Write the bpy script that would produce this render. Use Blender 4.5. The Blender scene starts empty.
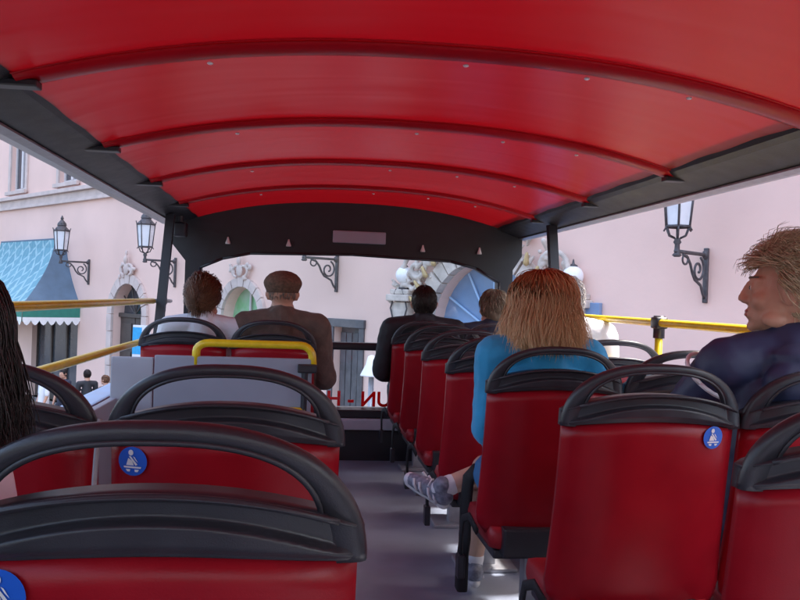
import bpy, bmesh, math, random
import numpy as np
from mathutils import Vector, Matrix, Euler
random.seed(7); rng = np.random.default_rng(7)
S = bpy.context.scene
C = S.collection
R = math.radians

# ------------------------------------------------------------------ camera
CZ = 1.10                       # eye above the upper deck floor (deck floor is z = 0, the street is z = GZ)
GZ = -2.45
F = 850.0
YAW, PITCH, ROLL = math.atan(100/850), R(-0.1), R(2.0)
fwd = Vector((math.sin(YAW)*math.cos(PITCH), math.cos(YAW)*math.cos(PITCH), math.sin(PITCH)))
r0 = Vector((math.cos(YAW), -math.sin(YAW), 0)); u0 = r0.cross(fwd)
cr = r0*math.cos(ROLL) + u0*math.sin(ROLL); cu = cr.cross(fwd)
cam = bpy.data.objects.new('camera', bpy.data.cameras.new('camera')); C.objects.link(cam)
M4 = Matrix((cr, cu, -fwd)).transposed().to_4x4(); M4.translation = (0, 0, CZ)
cam.matrix_world = M4
cam.data.lens = 36*F/800; cam.data.sensor_width = 36
cam.data.clip_start = 0.02; cam.data.clip_end = 2000
S.camera = cam
# ------------------------------------------------------------------ light
SUN_AZ, SUN_EL = R(78), R(60)          # compass direction the light comes from (0 = +Y, clockwise)
w = bpy.data.worlds.new('World'); S.world = w; w.use_nodes = True
nt = w.node_tree
sky = nt.nodes.new('ShaderNodeTexSky'); sky.sky_type = 'NISHITA'; sky.sun_disc = False
sky.sun_elevation = SUN_EL; sky.sun_rotation = SUN_AZ; sky.dust_density = 5.0; sky.ozone_density = 0.3; sky.air_density = 1.0
nt.links.new(sky.outputs[0], nt.nodes['Background'].inputs[0]); nt.nodes['Background'].inputs[1].default_value = 0.15
sl = bpy.data.lights.new('sun', 'SUN'); sl.energy = 2.0; sl.angle = R(3); sl.color = (1.0, 0.95, 0.9)
so = bpy.data.objects.new('sun', sl); C.objects.link(so)
sd = Vector((math.sin(SUN_AZ)*math.cos(SUN_EL), math.cos(SUN_AZ)*math.cos(SUN_EL), math.sin(SUN_EL)))
so.rotation_euler = sd.to_track_quat('Z', 'Y').to_euler(); so.location = sd*60
S.view_settings.view_transform = 'Standard'; S.view_settings.look = 'None'
S.view_settings.exposure = 2.45; S.view_settings.gamma = 1.0

# ------------------------------------------------------------------ materials
def mat(name, col, rough=0.6, metal=0.0, noise=0.0, nscale=8.0, bump=0.0, bscale=60.0, coat=0.0, spec=0.5, col2=None, sheen=0.0):
    m = bpy.data.materials.new(name); m.use_nodes = True
    t = m.node_tree; b = t.nodes['Principled BSDF']
    b.inputs['Base Color'].default_value = (*col, 1); b.inputs['Roughness'].default_value = rough
    b.inputs['Metallic'].default_value = metal; b.inputs['Coat Weight'].default_value = coat
    b.inputs['Specular IOR Level'].default_value = spec; b.inputs['Sheen Weight'].default_value = sheen
    tc = t.nodes.new('ShaderNodeTexCoord')
    if noise or col2:
        n = t.nodes.new('ShaderNodeTexNoise'); n.inputs['Scale'].default_value = nscale; n.inputs['Detail'].default_value = 5
        t.links.new(tc.outputs['Object'], n.inputs['Vector'])
        r = t.nodes.new('ShaderNodeValToRGB')
        c2 = col2 or tuple(max(0, c*(1-noise)) for c in col)
        c1 = col if col2 else tuple(min(1, c*(1+noise)) for c in col)
        r.color_ramp.elements[0].position = 0.3; r.color_ramp.elements[1].position = 0.7
        r.color_ramp.elements[0].color = (*c2, 1); r.color_ramp.elements[1].color = (*c1, 1)
        t.links.new(n.outputs['Fac'], r.inputs['Fac']); t.links.new(r.outputs['Color'], b.inputs['Base Color'])
        rr = t.nodes.new('ShaderNodeMapRange'); rr.inputs['To Min'].default_value = max(0.05, rough-0.1); rr.inputs['To Max'].default_value = min(1, rough+0.1)
        t.links.new(n.outputs['Fac'], rr.inputs['Value']); t.links.new(rr.outputs[0], b.inputs['Roughness'])
    if bump:
        n2 = t.nodes.new('ShaderNodeTexNoise'); n2.inputs['Scale'].default_value = bscale; n2.inputs['Detail'].default_value = 4
        t.links.new(tc.outputs['Object'], n2.inputs['Vector'])
        bp = t.nodes.new('ShaderNodeBump'); bp.inputs['Strength'].default_value = bump; bp.inputs['Distance'].default_value = 0.01
        t.links.new(n2.outputs['Fac'], bp.inputs['Height']); t.links.new(bp.outputs[0], b.inputs['Normal'])
    return m

def glass(name, tint=(0.95, 0.97, 0.97), refl=0.06):
    m = bpy.data.materials.new(name); m.use_nodes = True; t = m.node_tree
    t.nodes.remove(t.nodes['Principled BSDF'])
    tr = t.nodes.new('ShaderNodeBsdfTransparent'); tr.inputs[0].default_value = (*tint, 1)
    gl = t.nodes.new('ShaderNodeBsdfGlossy'); gl.inputs['Roughness'].default_value = 0.02
    lw = t.nodes.new('ShaderNodeFresnel'); lw.inputs[0].default_value = 1.3
    mx = t.nodes.new('ShaderNodeMixShader')
    t.links.new(lw.outputs[0], mx.inputs[0]); t.links.new(tr.outputs[0], mx.inputs[1]); t.links.new(gl.outputs[0], mx.inputs[2])
    t.links.new(mx.outputs[0], t.nodes['Material Output'].inputs[0])
    return m

def hairmat(name, c_dark, c_light, tip=None):
    m = bpy.data.materials.new(name); m.use_nodes = True; t = m.node_tree; b = t.nodes['Principled BSDF']
    a = t.nodes.new('ShaderNodeAttribute'); a.attribute_name = 'tint'
    r = t.nodes.new('ShaderNodeValToRGB'); r.color_ramp.elements[0].color = (*c_dark, 1); r.color_ramp.elements[1].color = (*c_light, 1)
    t.links.new(a.outputs['Fac'], r.inputs['Fac']); out = r.outputs['Color']
    if tip:
        a2 = t.nodes.new('ShaderNodeAttribute'); a2.attribute_name = 'along'
        mx = t.nodes.new('ShaderNodeMix'); mx.data_type = 'RGBA'; mx.inputs[7].default_value = (*tip, 1)
        mr = t.nodes.new('ShaderNodeMapRange'); mr.inputs['From Min'].default_value = 0.12; mr.inputs['From Max'].default_value = 0.75; mr.inputs['To Max'].default_value = 0.9
        t.links.new(a2.outputs['Fac'], mr.inputs[0]); t.links.new(mr.outputs[0], mx.inputs[0]); t.links.new(out, mx.inputs[6]); out = mx.outputs[2]
    t.links.new(out, b.inputs['Base Color']); b.inputs['Roughness'].default_value = 0.38; b.inputs['Specular IOR Level'].default_value = 0.45
    return m

def canvas(name, TRANS, k=1.0):
    m = bpy.data.materials.new(name); m.use_nodes = True; t = m.node_tree; b = t.nodes['Principled BSDF']
    tc = t.nodes.new('ShaderNodeTexCoord')
    n = t.nodes.new('ShaderNodeTexNoise'); n.inputs['Scale'].default_value = 1.3; n.inputs['Detail'].default_value = 6
    t.links.new(tc.outputs['Object'], n.inputs['Vector'])
    r = t.nodes.new('ShaderNodeValToRGB'); r.color_ramp.elements[0].position = .3; r.color_ramp.elements[1].position = .75
    r.color_ramp.elements[0].color = (0.23*k, 0.003*k, 0.007*k, 1); r.color_ramp.elements[1].color = (0.31*k, 0.005*k, 0.011*k, 1)
    t.links.new(n.outputs['Fac'], r.inputs['Fac']); t.links.new(r.outputs[0], b.inputs['Base Color'])
    b.inputs['Roughness'].default_value = 0.30; b.inputs['Specular IOR Level'].default_value = 0.10
    b.inputs['Coat Weight'].default_value = 0.0
    n3 = t.nodes.new('ShaderNodeTexNoise'); n3.inputs['Scale'].default_value = 3.0; n3.inputs['Detail'].default_value = 1; n3.inputs['Distortion'].default_value = .4
    mp = t.nodes.new('ShaderNodeMapping'); mp.inputs['Scale'].default_value = (0.5, 2.2, 1)
    t.links.new(tc.outputs['Object'], mp.inputs[0]); t.links.new(mp.outputs[0], n3.inputs['Vector'])
    bp = t.nodes.new('ShaderNodeBump'); bp.inputs['Strength'].default_value = 0.14; bp.inputs['Distance'].default_value = 0.03
    t.links.new(n3.outputs['Fac'], bp.inputs['Height']); t.links.new(bp.outputs[0], b.inputs['Normal']); t.links.new(bp.outputs[0], b.inputs['Coat Normal'])
    tr = t.nodes.new('ShaderNodeBsdfTranslucent'); tr.inputs[0].default_value = (0.62, 0.006, 0.014, 1)
    mx = t.nodes.new('ShaderNodeMixShader'); mx.inputs[0].default_value = TRANS
    t.links.new(b.outputs[0], mx.inputs[1]); t.links.new(tr.outputs[0], mx.inputs[2])
    t.links.new(mx.outputs[0], t.nodes['Material Output'].inputs[0])
    return m

MAT = dict(
    canvas=canvas('red_canopy_vinyl', .046),
    rib=canvas('red_rib_sleeve', .04, 1.7),
    black=mat('black_plastic', (0.014, 0.014, 0.020), 0.45, noise=.25, nscale=14, bump=.15, bscale=300),
    black2=mat('black_trim', (0.020, 0.020, 0.028), 0.4, noise=.3, nscale=6),
    alu=mat('aluminium_edge', (0.42, 0.42, 0.44), 0.38, 0.8, noise=.15, nscale=30),
    seat=mat('red_seat_plastic', (0.30, 0.005, 0.013), 0.33, noise=.10, nscale=9, bump=.05, bscale=400, spec=.28),
    cap=mat('charcoal_seat_plastic', (0.032, 0.032, 0.040), 0.36, noise=.15, nscale=12, bump=.08, bscale=500),
    cushion=mat('red_cushion_vinyl', (0.34, 0.008, 0.016), 0.5, noise=.12, nscale=15, bump=.1, bscale=120),
    legm=mat('grey_metal_leg', (0.40, 0.40, 0.43), 0.4, 0.5, noise=.2, nscale=12),
    blue=mat('sticker_blue', (0.015, 0.12, 0.62), 0.35, noise=.06), white=mat('sticker_white', (0.8, 0.8, 0.8), 0.4, noise=.04),
    belt=mat('black_webbing', (0.012, 0.012, 0.014), 0.7, bump=.3, bscale=300, noise=.2), greybelt=mat('grey_webbing', (0.32, 0.32, 0.34), 0.6, noise=.15, nscale=40),
    floor=mat('blue_grey_vinyl', (0.27, 0.30, 0.38), 0.36, col2=(0.20, 0.22, 0.28), nscale=5, bump=.1, bscale=200),
    sill=mat('pale_blue_paint', (0.35, 0.52, 0.75), 0.35, noise=.08), wallin=mat('dark_side_lining', (0.07, 0.07, 0.09), 0.5, noise=.2),
    yellow=mat('yellow_rail_paint', (0.82, 0.60, 0.02), 0.32, noise=.1, nscale=25, coat=.2),
    panel=mat('grey_blue_panel', (0.31, 0.34, 0.42), 0.4, noise=.07, nscale=4), panel2=mat('pale_grey_panel', (0.38, 0.40, 0.46), 0.4, noise=.07, nscale=4),
    plate=mat('lamp_diffuser', (0.36, 0.38, 0.47), 0.35, noise=.05), hook=mat('pale_hook', (0.75, 0.75, 0.78), 0.4, noise=.05),
    redletter=canvas('red_vinyl_letter', .5), redpaint=mat('red_bus_paint', (0.42, 0.008, 0.014), 0.25, noise=.05, coat=.5),
    dash=mat('dash_grey', (0.60, 0.62, 0.68), 0.5, noise=.1),
    glass=glass('windscreen_glass'), lglass=mat('lantern_frosted_glass', (0.72, 0.74, 0.78), 0.25, noise=.1, nscale=5),
    stucco=mat('pink_stucco', (0.79, 0.55, 0.475), 0.9, noise=.085, nscale=.45, bump=.18, bscale=14),
    stone=mat('pale_pink_stone', (0.60, 0.49, 0.45), 0.85, noise=.12, nscale=3, bump=.6, bscale=30),
    cream=mat('cream_carved_stone', (0.54, 0.47, 0.42), 0.8, noise=.22, nscale=6, bump=.6, bscale=40),
    gilt=mat('dull_gilding', (0.50, 0.37, 0.19), 0.5, 0.4, noise=.2, nscale=10),
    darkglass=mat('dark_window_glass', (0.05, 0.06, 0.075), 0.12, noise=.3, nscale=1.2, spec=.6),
    blueglass=mat('blue_tinted_glass', (0.20, 0.31, 0.50), 0.15, noise=.2, nscale=1.5),
    greenglass=mat('green_window_display', (0.20, 0.48, 0.22), 0.3, col2=(0.45, 0.55, 0.45), nscale=3.0),
    frame=mat('pale_window_paint', (0.62, 0.58, 0.58), 0.6, noise=.06), wood=mat('dark_door_wood', (0.06, 0.045, 0.04), 0.5, noise=.3, nscale=6),
    greydoor=mat('dark_grey_door', (0.10, 0.095, 0.105), 0.5, noise=.25, nscale=5),
    iron=mat('wrought_iron', (0.085, 0.078, 0.085), 0.55, .3, noise=.3, nscale=20), globe=mat('white_globe_glass', (0.85, 0.85, 0.86), 0.2, noise=.03),
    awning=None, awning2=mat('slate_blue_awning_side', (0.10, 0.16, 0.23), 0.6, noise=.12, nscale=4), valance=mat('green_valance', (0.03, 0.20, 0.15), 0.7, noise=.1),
    asphalt=mat('asphalt', (0.055, 0.055, 0.06), 0.85, noise=.25, nscale=2, bump=.5, bscale=80), paving=mat('pavement', (0.30, 0.27, 0.26), 0.85, noise=.15, nscale=2, bump=.4),
    skin=mat('skin', (0.56, 0.30, 0.21), 0.5, noise=.07, nscale=25, bump=.08, bscale=300), skin2=mat('pale_skin', (0.60, 0.36, 0.27), 0.5, noise=.06, nscale=25, bump=.08, bscale=300),
    eyew=mat('eye_white', (0.75, 0.73, 0.7), 0.2, noise=.02), iris=mat('iris_brown', (0.03, 0.02, 0.015), 0.15, noise=.1), lip=mat('lip', (0.42, 0.13, 0.12), 0.4, noise=.1, nscale=60),
    navy=mat('navy_nylon', (0.030, 0.040, 0.100), 0.58, noise=.05, nscale=9, bump=.2, bscale=14), piping=mat('white_piping', (0.75, 0.74, 0.78), 0.5, noise=.05),
    bluetop=mat('bright_blue_jersey', (0.025, 0.34, 0.66), 0.75, noise=.12, nscale=12, bump=.4, bscale=18, sheen=.2),
    brown=mat('brown_wool_coat', (0.115, 0.075, 0.06), 0.9, noise=.2, nscale=25, bump=.5, bscale=40, sheen=.2), browncap=mat('brown_tweed', (0.13, 0.075, 0.05), 0.9, noise=.4, nscale=70, bump=.5, bscale=150),
    darkjkt=mat('dark_jacket', (0.018, 0.018, 0.024), 0.7, noise=.25, nscale=8, bump=.4, bscale=20), whitesh=mat('white_shirt', (0.72, 0.72, 0.76), 0.8, noise=.06, nscale=8, bump=.4, bscale=20),
    pinksh=mat('pale_lilac_shirt', (0.72, 0.66, 0.74), 0.8, noise=.07, nscale=8, bump=.3, bscale=20), jeans=mat('dark_trousers', (0.03, 0.035, 0.06), 0.85, noise=.2, nscale=20),
    shorts=mat('blue_shorts', (0.03, 0.16, 0.36), 0.8, noise=.1), shoe=mat('silver_trainer', (0.30, 0.31, 0.38), 0.5, col2=(0.12, 0.13, 0.18), nscale=60), sole=mat('white_sole', (0.75, 0.74, 0.74), 0.6, noise=.05), blackshoe=mat('black_shoe', (0.015, 0.015, 0.015), 0.4, noise=.2),
)
def awning_mat():
    m = mat('teal_awning_stripes', (0.10, 0.34, 0.48), 0.6); t = m.node_tree; b = t.nodes['Principled BSDF']
    tc = t.nodes.new('ShaderNodeTexCoord'); mp = t.nodes.new('ShaderNodeMapping'); mp.inputs['Rotation'].default_value = (0, R(38), 0); mp.inputs['Scale'].default_value = (1, 0, 1)
    bk = t.nodes.new('ShaderNodeTexBrick'); bk.inputs['Scale'].default_value = 1.0; bk.inputs['Brick Width'].default_value = .42; bk.inputs['Row Height'].default_value = .42; bk.offset = 0; bk.inputs['Mortar Size'].default_value = .035
    bk.inputs['Color1'].default_value = (0.10, 0.26, 0.33, 1); bk.inputs['Color2'].default_value = (0.13, 0.31, 0.38, 1); bk.inputs['Mortar'].default_value = (0.26, 0.43, 0.49, 1)
    sx = t.nodes.new('ShaderNodeSeparateXYZ'); cx = t.nodes.new('ShaderNodeCombineXYZ')
    t.links.new(tc.outputs['Object'], mp.inputs[0]); t.links.new(mp.outputs[0], sx.inputs[0]); t.links.new(sx.outputs[0], cx.inputs[0]); t.links.new(sx.outputs[2], cx.inputs[1]); t.links.new(cx.outputs[0], bk.inputs[0])
    t.links.new(bk.outputs[0], b.inputs['Base Color'])
    return m
MAT['awning'] = awning_mat()
HAIR = dict(
    redblond=hairmat('hair_red_blond', (0.26, 0.065, 0.022), (0.60, 0.22, 0.075), tip=(0.86, 0.58, 0.32)),
    brown=hairmat('hair_brown', (0.10, 0.045, 0.025), (0.30, 0.14, 0.075)),
    darkbrown=hairmat('hair_dark', (0.010, 0.007, 0.008), (0.035, 0.022, 0.022)),
    short=hairmat('hair_dark_short', (0.018, 0.014, 0.013), (0.07, 0.055, 0.05)),
    grey=hairmat('hair_grey', (0.40, 0.38, 0.38), (0.75, 0.73, 0.72)),
    greybrown=hairmat('hair_grey_brown', (0.15, 0.11, 0.09), (0.40, 0.33, 0.28)),
    streak=hairmat('hair_blond_streaks', (0.26, 0.165, 0.095), (0.95, 0.80, 0.56)),
    ashblond=hairmat('hair_ash_blond', (0.10, 0.075, 0.05), (0.38, 0.29, 0.20)))

# ------------------------------------------------------------------ mesh helpers
def link(name, me, m=None, parent=None, smooth=False):
    o = bpy.data.objects.new(name, me); C.objects.link(o)
    if m: me.materials.append(m)
    if parent: o.parent = parent
    if smooth:
        for p in me.polygons: p.use_smooth = True
    return o
def obj(name, bm, m=None, parent=None, smooth=False):
    me = bpy.data.meshes.new(name); bmesh.ops.recalc_face_normals(bm, faces=bm.faces); bm.to_mesh(me); bm.free()
    return link(name, me, m, parent, smooth)
def tag(o, label, cat, group=None, kind=None):
    o['label'] = label; o['category'] = cat
    if group: o['group'] = group
    if kind: o['kind'] = kind
    return o
def empty(name, loc=(0, 0, 0), rz=0.0, label=None, cat=None, group=None):
    o = bpy.data.objects.new(name, None); C.objects.link(o); o.location = loc; o.rotation_euler = (0, 0, rz); o.empty_display_size = .1
    if label: tag(o, label, cat, group)
    return o
def NB(): return bmesh.new()
def box(bm, lo, hi, bev=0.0, mtx=None):
    c = [(a+b)/2 for a, b in zip(lo, hi)]; s = [abs(b-a) for a, b in zip(lo, hi)]
    g = bmesh.ops.create_cube(bm, size=1); vs = g['verts']
    for v in vs: v.co = Vector((v.co.x*s[0]+c[0], v.co.y*s[1]+c[1], v.co.z*s[2]+c[2]))
    if bev:
        es = list({e for v in vs for e in v.link_edges})
        r = bmesh.ops.bevel(bm, geom=es, offset=bev, segments=2, affect='EDGES', profile=.6); vs = list({v for f in r['faces'] for v in f.verts} | {v for v in vs if v.is_valid})
    if mtx:
        for v in vs: v.co = mtx @ v.co
    return bm
def frame_axes(d):
    d = d.normalized(); a = Vector((0, 0, 1)) if abs(d.z) < .95 else Vector((1, 0, 0))
    x = a.cross(d).normalized(); return x, d.cross(x)
def tube(bm, pts, rad, n=8, flat=1.0, caps=True):
    pts = [Vector(p) for p in pts]; rads = rad if isinstance(rad, (list, tuple)) else [rad]*len(pts)
    rings = []; px = None
    for i, p in enumerate(pts):
        d = (pts[min(i+1, len(pts)-1)] - pts[max(i-1, 0)])
        if px is None: x, y = frame_axes(d)
        else:
            d = d.normalized(); x = (px - d*px.dot(d)).normalized(); y = d.cross(x)
        px = x
        rings.append([bm.verts.new(p + (x*math.cos(2*math.pi*k/n)*flat + y*math.sin(2*math.pi*k/n))*rads[i]) for k in range(n)])
    for a, b in zip(rings, rings[1:]):
        for k in range(n): bm.faces.new((a[k], a[(k+1) % n], b[(k+1) % n], b[k]))
    if caps: bm.faces.new(rings[0][::-1]); bm.faces.new(rings[-1])
    return bm
def lathe(bm, prof, n=16, loc=(0, 0, 0), sx=1, sy=1):
    loc = Vector(loc); rings = []
    for r, z in prof:
        rings.append([bm.verts.new(loc + Vector((max(r, 1e-4)*math.cos(2*math.pi*k/n)*sx, max(r, 1e-4)*math.sin(2*math.pi*k/n)*sy, z))) for k in range(n)])
    for a, b in zip(rings, rings[1:]):
        for k in range(n): bm.faces.new((a[k], a[(k+1) % n], b[(k+1) % n], b[k]))
    bm.faces.new(rings[0][::-1]); bm.faces.new(rings[-1]); return bm
def prism(bm, poly, axis, a, b):
    """poly 2-D, extruded along axis ('x','y','z') from a to b"""
    def P(p, t): return {'y': (p[0], t, p[1]), 'x': (t, p[0], p[1]), 'z': (p[0], p[1], t)}[axis]
    A = [bm.verts.new(P(p, a)) for p in poly]; B = [bm.verts.new(P(p, b)) for p in poly]; n = len(poly)
    bm.faces.new(A); bm.faces.new(B[::-1])
    for i in range(n): bm.faces.new((A[i], A[(i+1) % n], B[(i+1) % n], B[i]))
    return bm
def ell(bm, c, r, mtx=None, u=14, v=9):
    g = bmesh.ops.create_uvsphere(bm, u_segments=u, v_segments=v, radius=1)
    if not isinstance(r, (list, tuple)): r = (r, r, r)
    for q in g['verts']:
        q.co = Vector((q.co.x*r[0]+c[0], q.co.y*r[1]+c[1], q.co.z*r[2]+c[2]))
        if mtx: q.co = mtx @ q.co
    return bm
def cap(bm, p0, r0_, p1, r1_, mtx=None, n=12):
    p0 = Vector(p0); p1 = Vector(p1)
    if mtx: p0 = mtx @ p0; p1 = mtx @ p1
    d = p1-p0
    if d.length < 1e-5: return ell(bm, p0, r0_)
    dn = d.normalized(); pts = []; rs = []
    for a in (85, 60, 30): pts.append(p0 - dn*r0_*math.sin(R(a))); rs.append(r0_*math.cos(R(a)))
    pts.append(p0); rs.append(r0_); pts.append(p1); rs.append(r1_)
    for a in (30, 60, 85): pts.append(p1 + dn*r1_*math.sin(R(a))); rs.append(r1_*math.cos(R(a)))
    return tube(bm, pts, rs, n)
_tex = bpy.data.textures.new('wrinkle', 'CLOUDS'); _tex.noise_scale = 0.12; _tex.noise_depth = 2
def remesh(bm, voxel, smooth=4, disp=0.0):
    me = bpy.data.meshes.new('tmp'); bmesh.ops.recalc_face_normals(bm, faces=bm.faces); bm.to_mesh(me); bm.free()
    o = bpy.data.objects.new('tmp', me); C.objects.link(o)
    m = o.modifiers.new('r', 'REMESH'); m.mode = 'VOXEL'; m.voxel_size = voxel
    if smooth: s = o.modifiers.new('s', 'SMOOTH'); s.iterations = smooth; s.factor = .5
    if disp: d = o.modifiers.new('d', 'DISPLACE'); d.texture = _tex; d.strength = disp; d.mid_level = .5
    dg = bpy.context.evaluated_depsgraph_get(); r = bpy.data.meshes.new_from_object(o.evaluated_get(dg))
    bpy.data.objects.remove(o); bpy.data.meshes.remove(me)
    for p in r.polygons: p.use_smooth = True
    return r
def dup(root, loc, rz=0.0):
    def cp(o, par):
        c = o.copy(); C.objects.link(c)
        if par: c.parent = par
        for ch in list(o.children): cp(ch, c)
        return c
    r = cp(root, None); r.location = loc; r.rotation_euler = (0, 0, rz); return r

# ------------------------------------------------------------------ street and building
# facade plane: image-linear inverse depth, D = 12600/(px+440), so it stands 45 degrees to the camera axis
rr = Vector((math.cos(YAW), -math.sin(YAW), 0)); ff = Vector((math.sin(YAW), math.cos(YAW), 0))
def hor(x): return 298.5 + 0.035*(x-400)
def wu(x):
    D = 12600/(x+440); xc = (x-400)/F*D
    return xc*.705 - (D-15)*.709
def wz(x, y): return CZ + (hor(x)-y)/F*12600/(x+440)
T = rr*.705 - ff*.709
BROT = math.atan2(T.y, T.x); BORG = ff*15
def ground_at(px, D): return ff*D + rr*((px-400)/F*D)

bm = NB(); bmesh.ops.create_grid(bm, x_segments=8, y_segments=8, size=300)
g = obj('road', bm, MAT['asphalt']); g.location = (0, 0, GZ); g['kind'] = 'structure'
bm = NB(); box(bm, (-60, -4.0, GZ-.1), (40, 0.4, GZ+.13), .02)
g = obj('pavement', bm, MAT['paving']); g.location = BORG; g.rotation_euler.z = BROT; g['kind'] = 'structure'

bld = empty('pink_building', BORG, BROT, 'pale pink stuccoed building with arched openings rising beside the bus', 'building')
bld.location.z = 0
U0, U1, ZT = -46.0, 26.0, 9.5
def arch(cu_, hw, zb, zs, n=14):       # opening outline, counter-clockwise from lower left
    return [(cu_-hw, zb), (cu_+hw, zb)] + [(cu_+hw*math.cos(math.pi*k/n), zs+hw*math.sin(math.pi*k/n)) for k in range(n+1)]
def rect(a, b, c, d): return [(a, c), (b, c), (b, d), (a, d)]
DOORU, GREENU, PORTU, NARU = wu(130), wu(243), 1.95, -1.38
A_door = arch(DOORU, .82, GZ+.13, .42); A_green = arch(GREENU, .72, GZ+.13, .52); A_port = arch(PORTU, 1.12, GZ+.13, .62, 20)
A_nar = rect(NARU-.36, NARU+.36, GZ+.13, .52); A_shop = rect(-16.2, -12.95, GZ+.13, .35)
wins = [rect(u-.62, u+.62, 4.15, 6.9) for u in [-17.7 + 3.8*k for k in range(-5, 11)]]
holes = [A_door, A_green, A_port, A_nar, A_shop] + wins
bm = NB(); edges = []
for lp in [rect(U0, U1, GZ-.2, ZT)] + holes:
    vs = [bm.verts.new((p[0], 0, p[1])) for p in lp]
    edges += [bm.edges.new((vs[i], vs[(i+1) % len(vs)])) for i in range(len(vs))]
bmesh.ops.triangle_fill(bm, use_beauty=True, edges=edges)
for lp in holes:                        # reveals
    a = [bm.verts.new((p[0], 0, p[1])) for p in lp]; b = [bm.verts.new((p[0], .38, p[1])) for p in lp]
    for i in range(len(lp)): bm.faces.new((a[i], a[(i+1) % len(lp)], b[(i+1) % len(lp)], b[i]))
bmesh.ops.remove_doubles(bm, verts=bm.verts, dist=1e-4)
wallo = obj('wall', bm, MAT['stucco'], bld)
bm = NB(); box(bm, (U0, 9.5, GZ), (U1, 10.0, ZT)); box(bm, (U0, .45, GZ), (U0+.3, 9.49, ZT)); box(bm, (U1-.3, .45, GZ), (U1, 9.49, ZT)); box(bm, (U0, .0, ZT+.003), (U1, 10, ZT+.3))
obj('rear_wall', bm, MAT['stucco'], bld)
zc0 = 3.55
for z0, z1, d in ((zc0, zc0+.09, .10), (zc0+.093, zc0+.30, .05), (zc0+.303, zc0+.42, .16)):
    bm = NB(); box(bm, (U0, -d, z0), (U1, -.002, z1), .012); obj('cornice', bm, MAT['stone'], bld)
bm = NB(); box(bm, (U0, -.3, ZT-.5), (U1, -.002, ZT+.35), .05); obj('eaves', bm, MAT['stone'], bld)
for wv in wins:
    a, b = wv[0][0], wv[1][0]; c, d = wv[0][1], wv[2][1]
    bm = NB()
    for lo, hi in (((a, .12, c), (a+.09, .2, d)), ((b-.09, .12, c), (b, .2, d)), ((a+.09, .12, c), (b-.09, .2, c+.1)), ((a+.09, .12, d-.1), (b-.09, .2, d)),
                   (((a+b)/2-.08, .10, c+.1), ((a+b)/2+.08, .21, d-.1)), ((a+.09, .105, c+1.55), ((a+b)/2-.083, .205, c+1.75)), (((a+b)/2+.083, .105, c+1.55), (b-.09, .205, c+1.75))): box(bm, lo, hi)
    wf = obj('window', bm, MAT['frame'], bld)
    for x0, x1 in ((a+.09, (a+b)/2-.08), ((a+b)/2+.08, b-.09)):
        for z0, z1 in ((c+.1, c+1.55), (c+1.75, d-.1)):
            bm = NB(); box(bm, (x0, .16, z0), (x1, .17, z1)); obj('pane', bm, MAT['darkglass'], wf)
    bm = NB()
    box(bm, (a-.16, -.05, c-.08), (a-.003, -.002, d+.16)); box(bm, (b+.003, -.05, c-.08), (b+.16, -.002, d+.16)); box(bm, (a, -.05, d+.003), (b, -.002, d+.16)); obj('surround', bm, MAT['stone'], wf)
    bm = NB(); box(bm, (a-.2, -.14, c-.12), (b+.2, -.055, c-.003), .01); obj('sill', bm, MAT['stone'], wf)
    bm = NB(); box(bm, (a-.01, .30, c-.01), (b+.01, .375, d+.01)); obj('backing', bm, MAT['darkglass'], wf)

def arch_trim(cu_, hw, zb, zs, nst, wd, depth, m, parent, name='surround'):
    """voussoirs + jamb blocks, each its own piece"""
    for k in range(nst):
        a0, a1 = math.pi*k/nst+.012, math.pi*(k+1)/nst-.012
        pr = [(cu_+r_*math.cos(a), zs+r_*math.sin(a)) for r_, a in ((hw, a0), (hw+wd, a0), (hw+wd, (a0+a1)/2), (hw+wd, a1), (hw, a1), (hw, (a0+a1)/2))]
        bm = NB(); prism(bm, pr, 'y', -depth*(1.0+.12*(k % 2)), -.002); obj('stone_block', bm, m, parent)
    nz = int((zs-zb)/.42); h = (zs-zb)/nz
    for s in (-1, 1):
        for i in range(nz):
            bm = NB(); x0 = cu_+s*hw; x1 = cu_+s*(hw+wd)
            box(bm, (min(x0, x1), -depth*(1.0+.12*(i % 2)), zb+i*h+.006), (max(x0, x1), -.002, zb+(i+1)*h-.006), .012); obj('stone_block', bm, m, parent)
def blob_obj(name, prims, voxel, m, parent, smooth=2):
    bm = NB()
    for p in prims:
        if len(p) == 2: ell(bm, p[0], p[1])
        else: cap(bm, *p)
    me = remesh(bm, voxel, smooth); return link(name, me, m, parent)

# arched wooden door
dr = empty('arched_door'); dr.parent = bld
arch_trim(DOORU, .82, GZ+.13, .42, 11, .26, .07, MAT['stone'], dr)
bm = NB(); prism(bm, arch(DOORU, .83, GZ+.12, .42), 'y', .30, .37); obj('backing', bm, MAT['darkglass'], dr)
for s in (-1, 1):
    bm = NB(); box(bm, (DOORU+s*.02 if s > 0 else DOORU-.80, .2, GZ+.14), (DOORU+.80 if s > 0 else DOORU-.02, .26, .35), .01)
    for z0, z1 in ((GZ+.35, GZ+1.0), (GZ+1.15, GZ+1.9), (GZ+2.05, GZ+2.65)): box(bm, (DOORU+s*.41-.26, .17, z0), (DOORU+s*.41+.26, .199, z1), .01)
    obj('door_leaf', bm, MAT['wood'], dr)
bm = NB(); box(bm, (DOORU-.82, .14, .352), (DOORU+.82, .25, .46), .01)
for a in range(1, 5): tube(bm, [(DOORU, .2, .44), (DOORU+.8*math.cos(math.pi*a/5), .2, .44+.8*math.sin(math.pi*a/5))], .02, 6)
obj('fanlight_bars', bm, MAT['wood'], dr)
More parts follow.
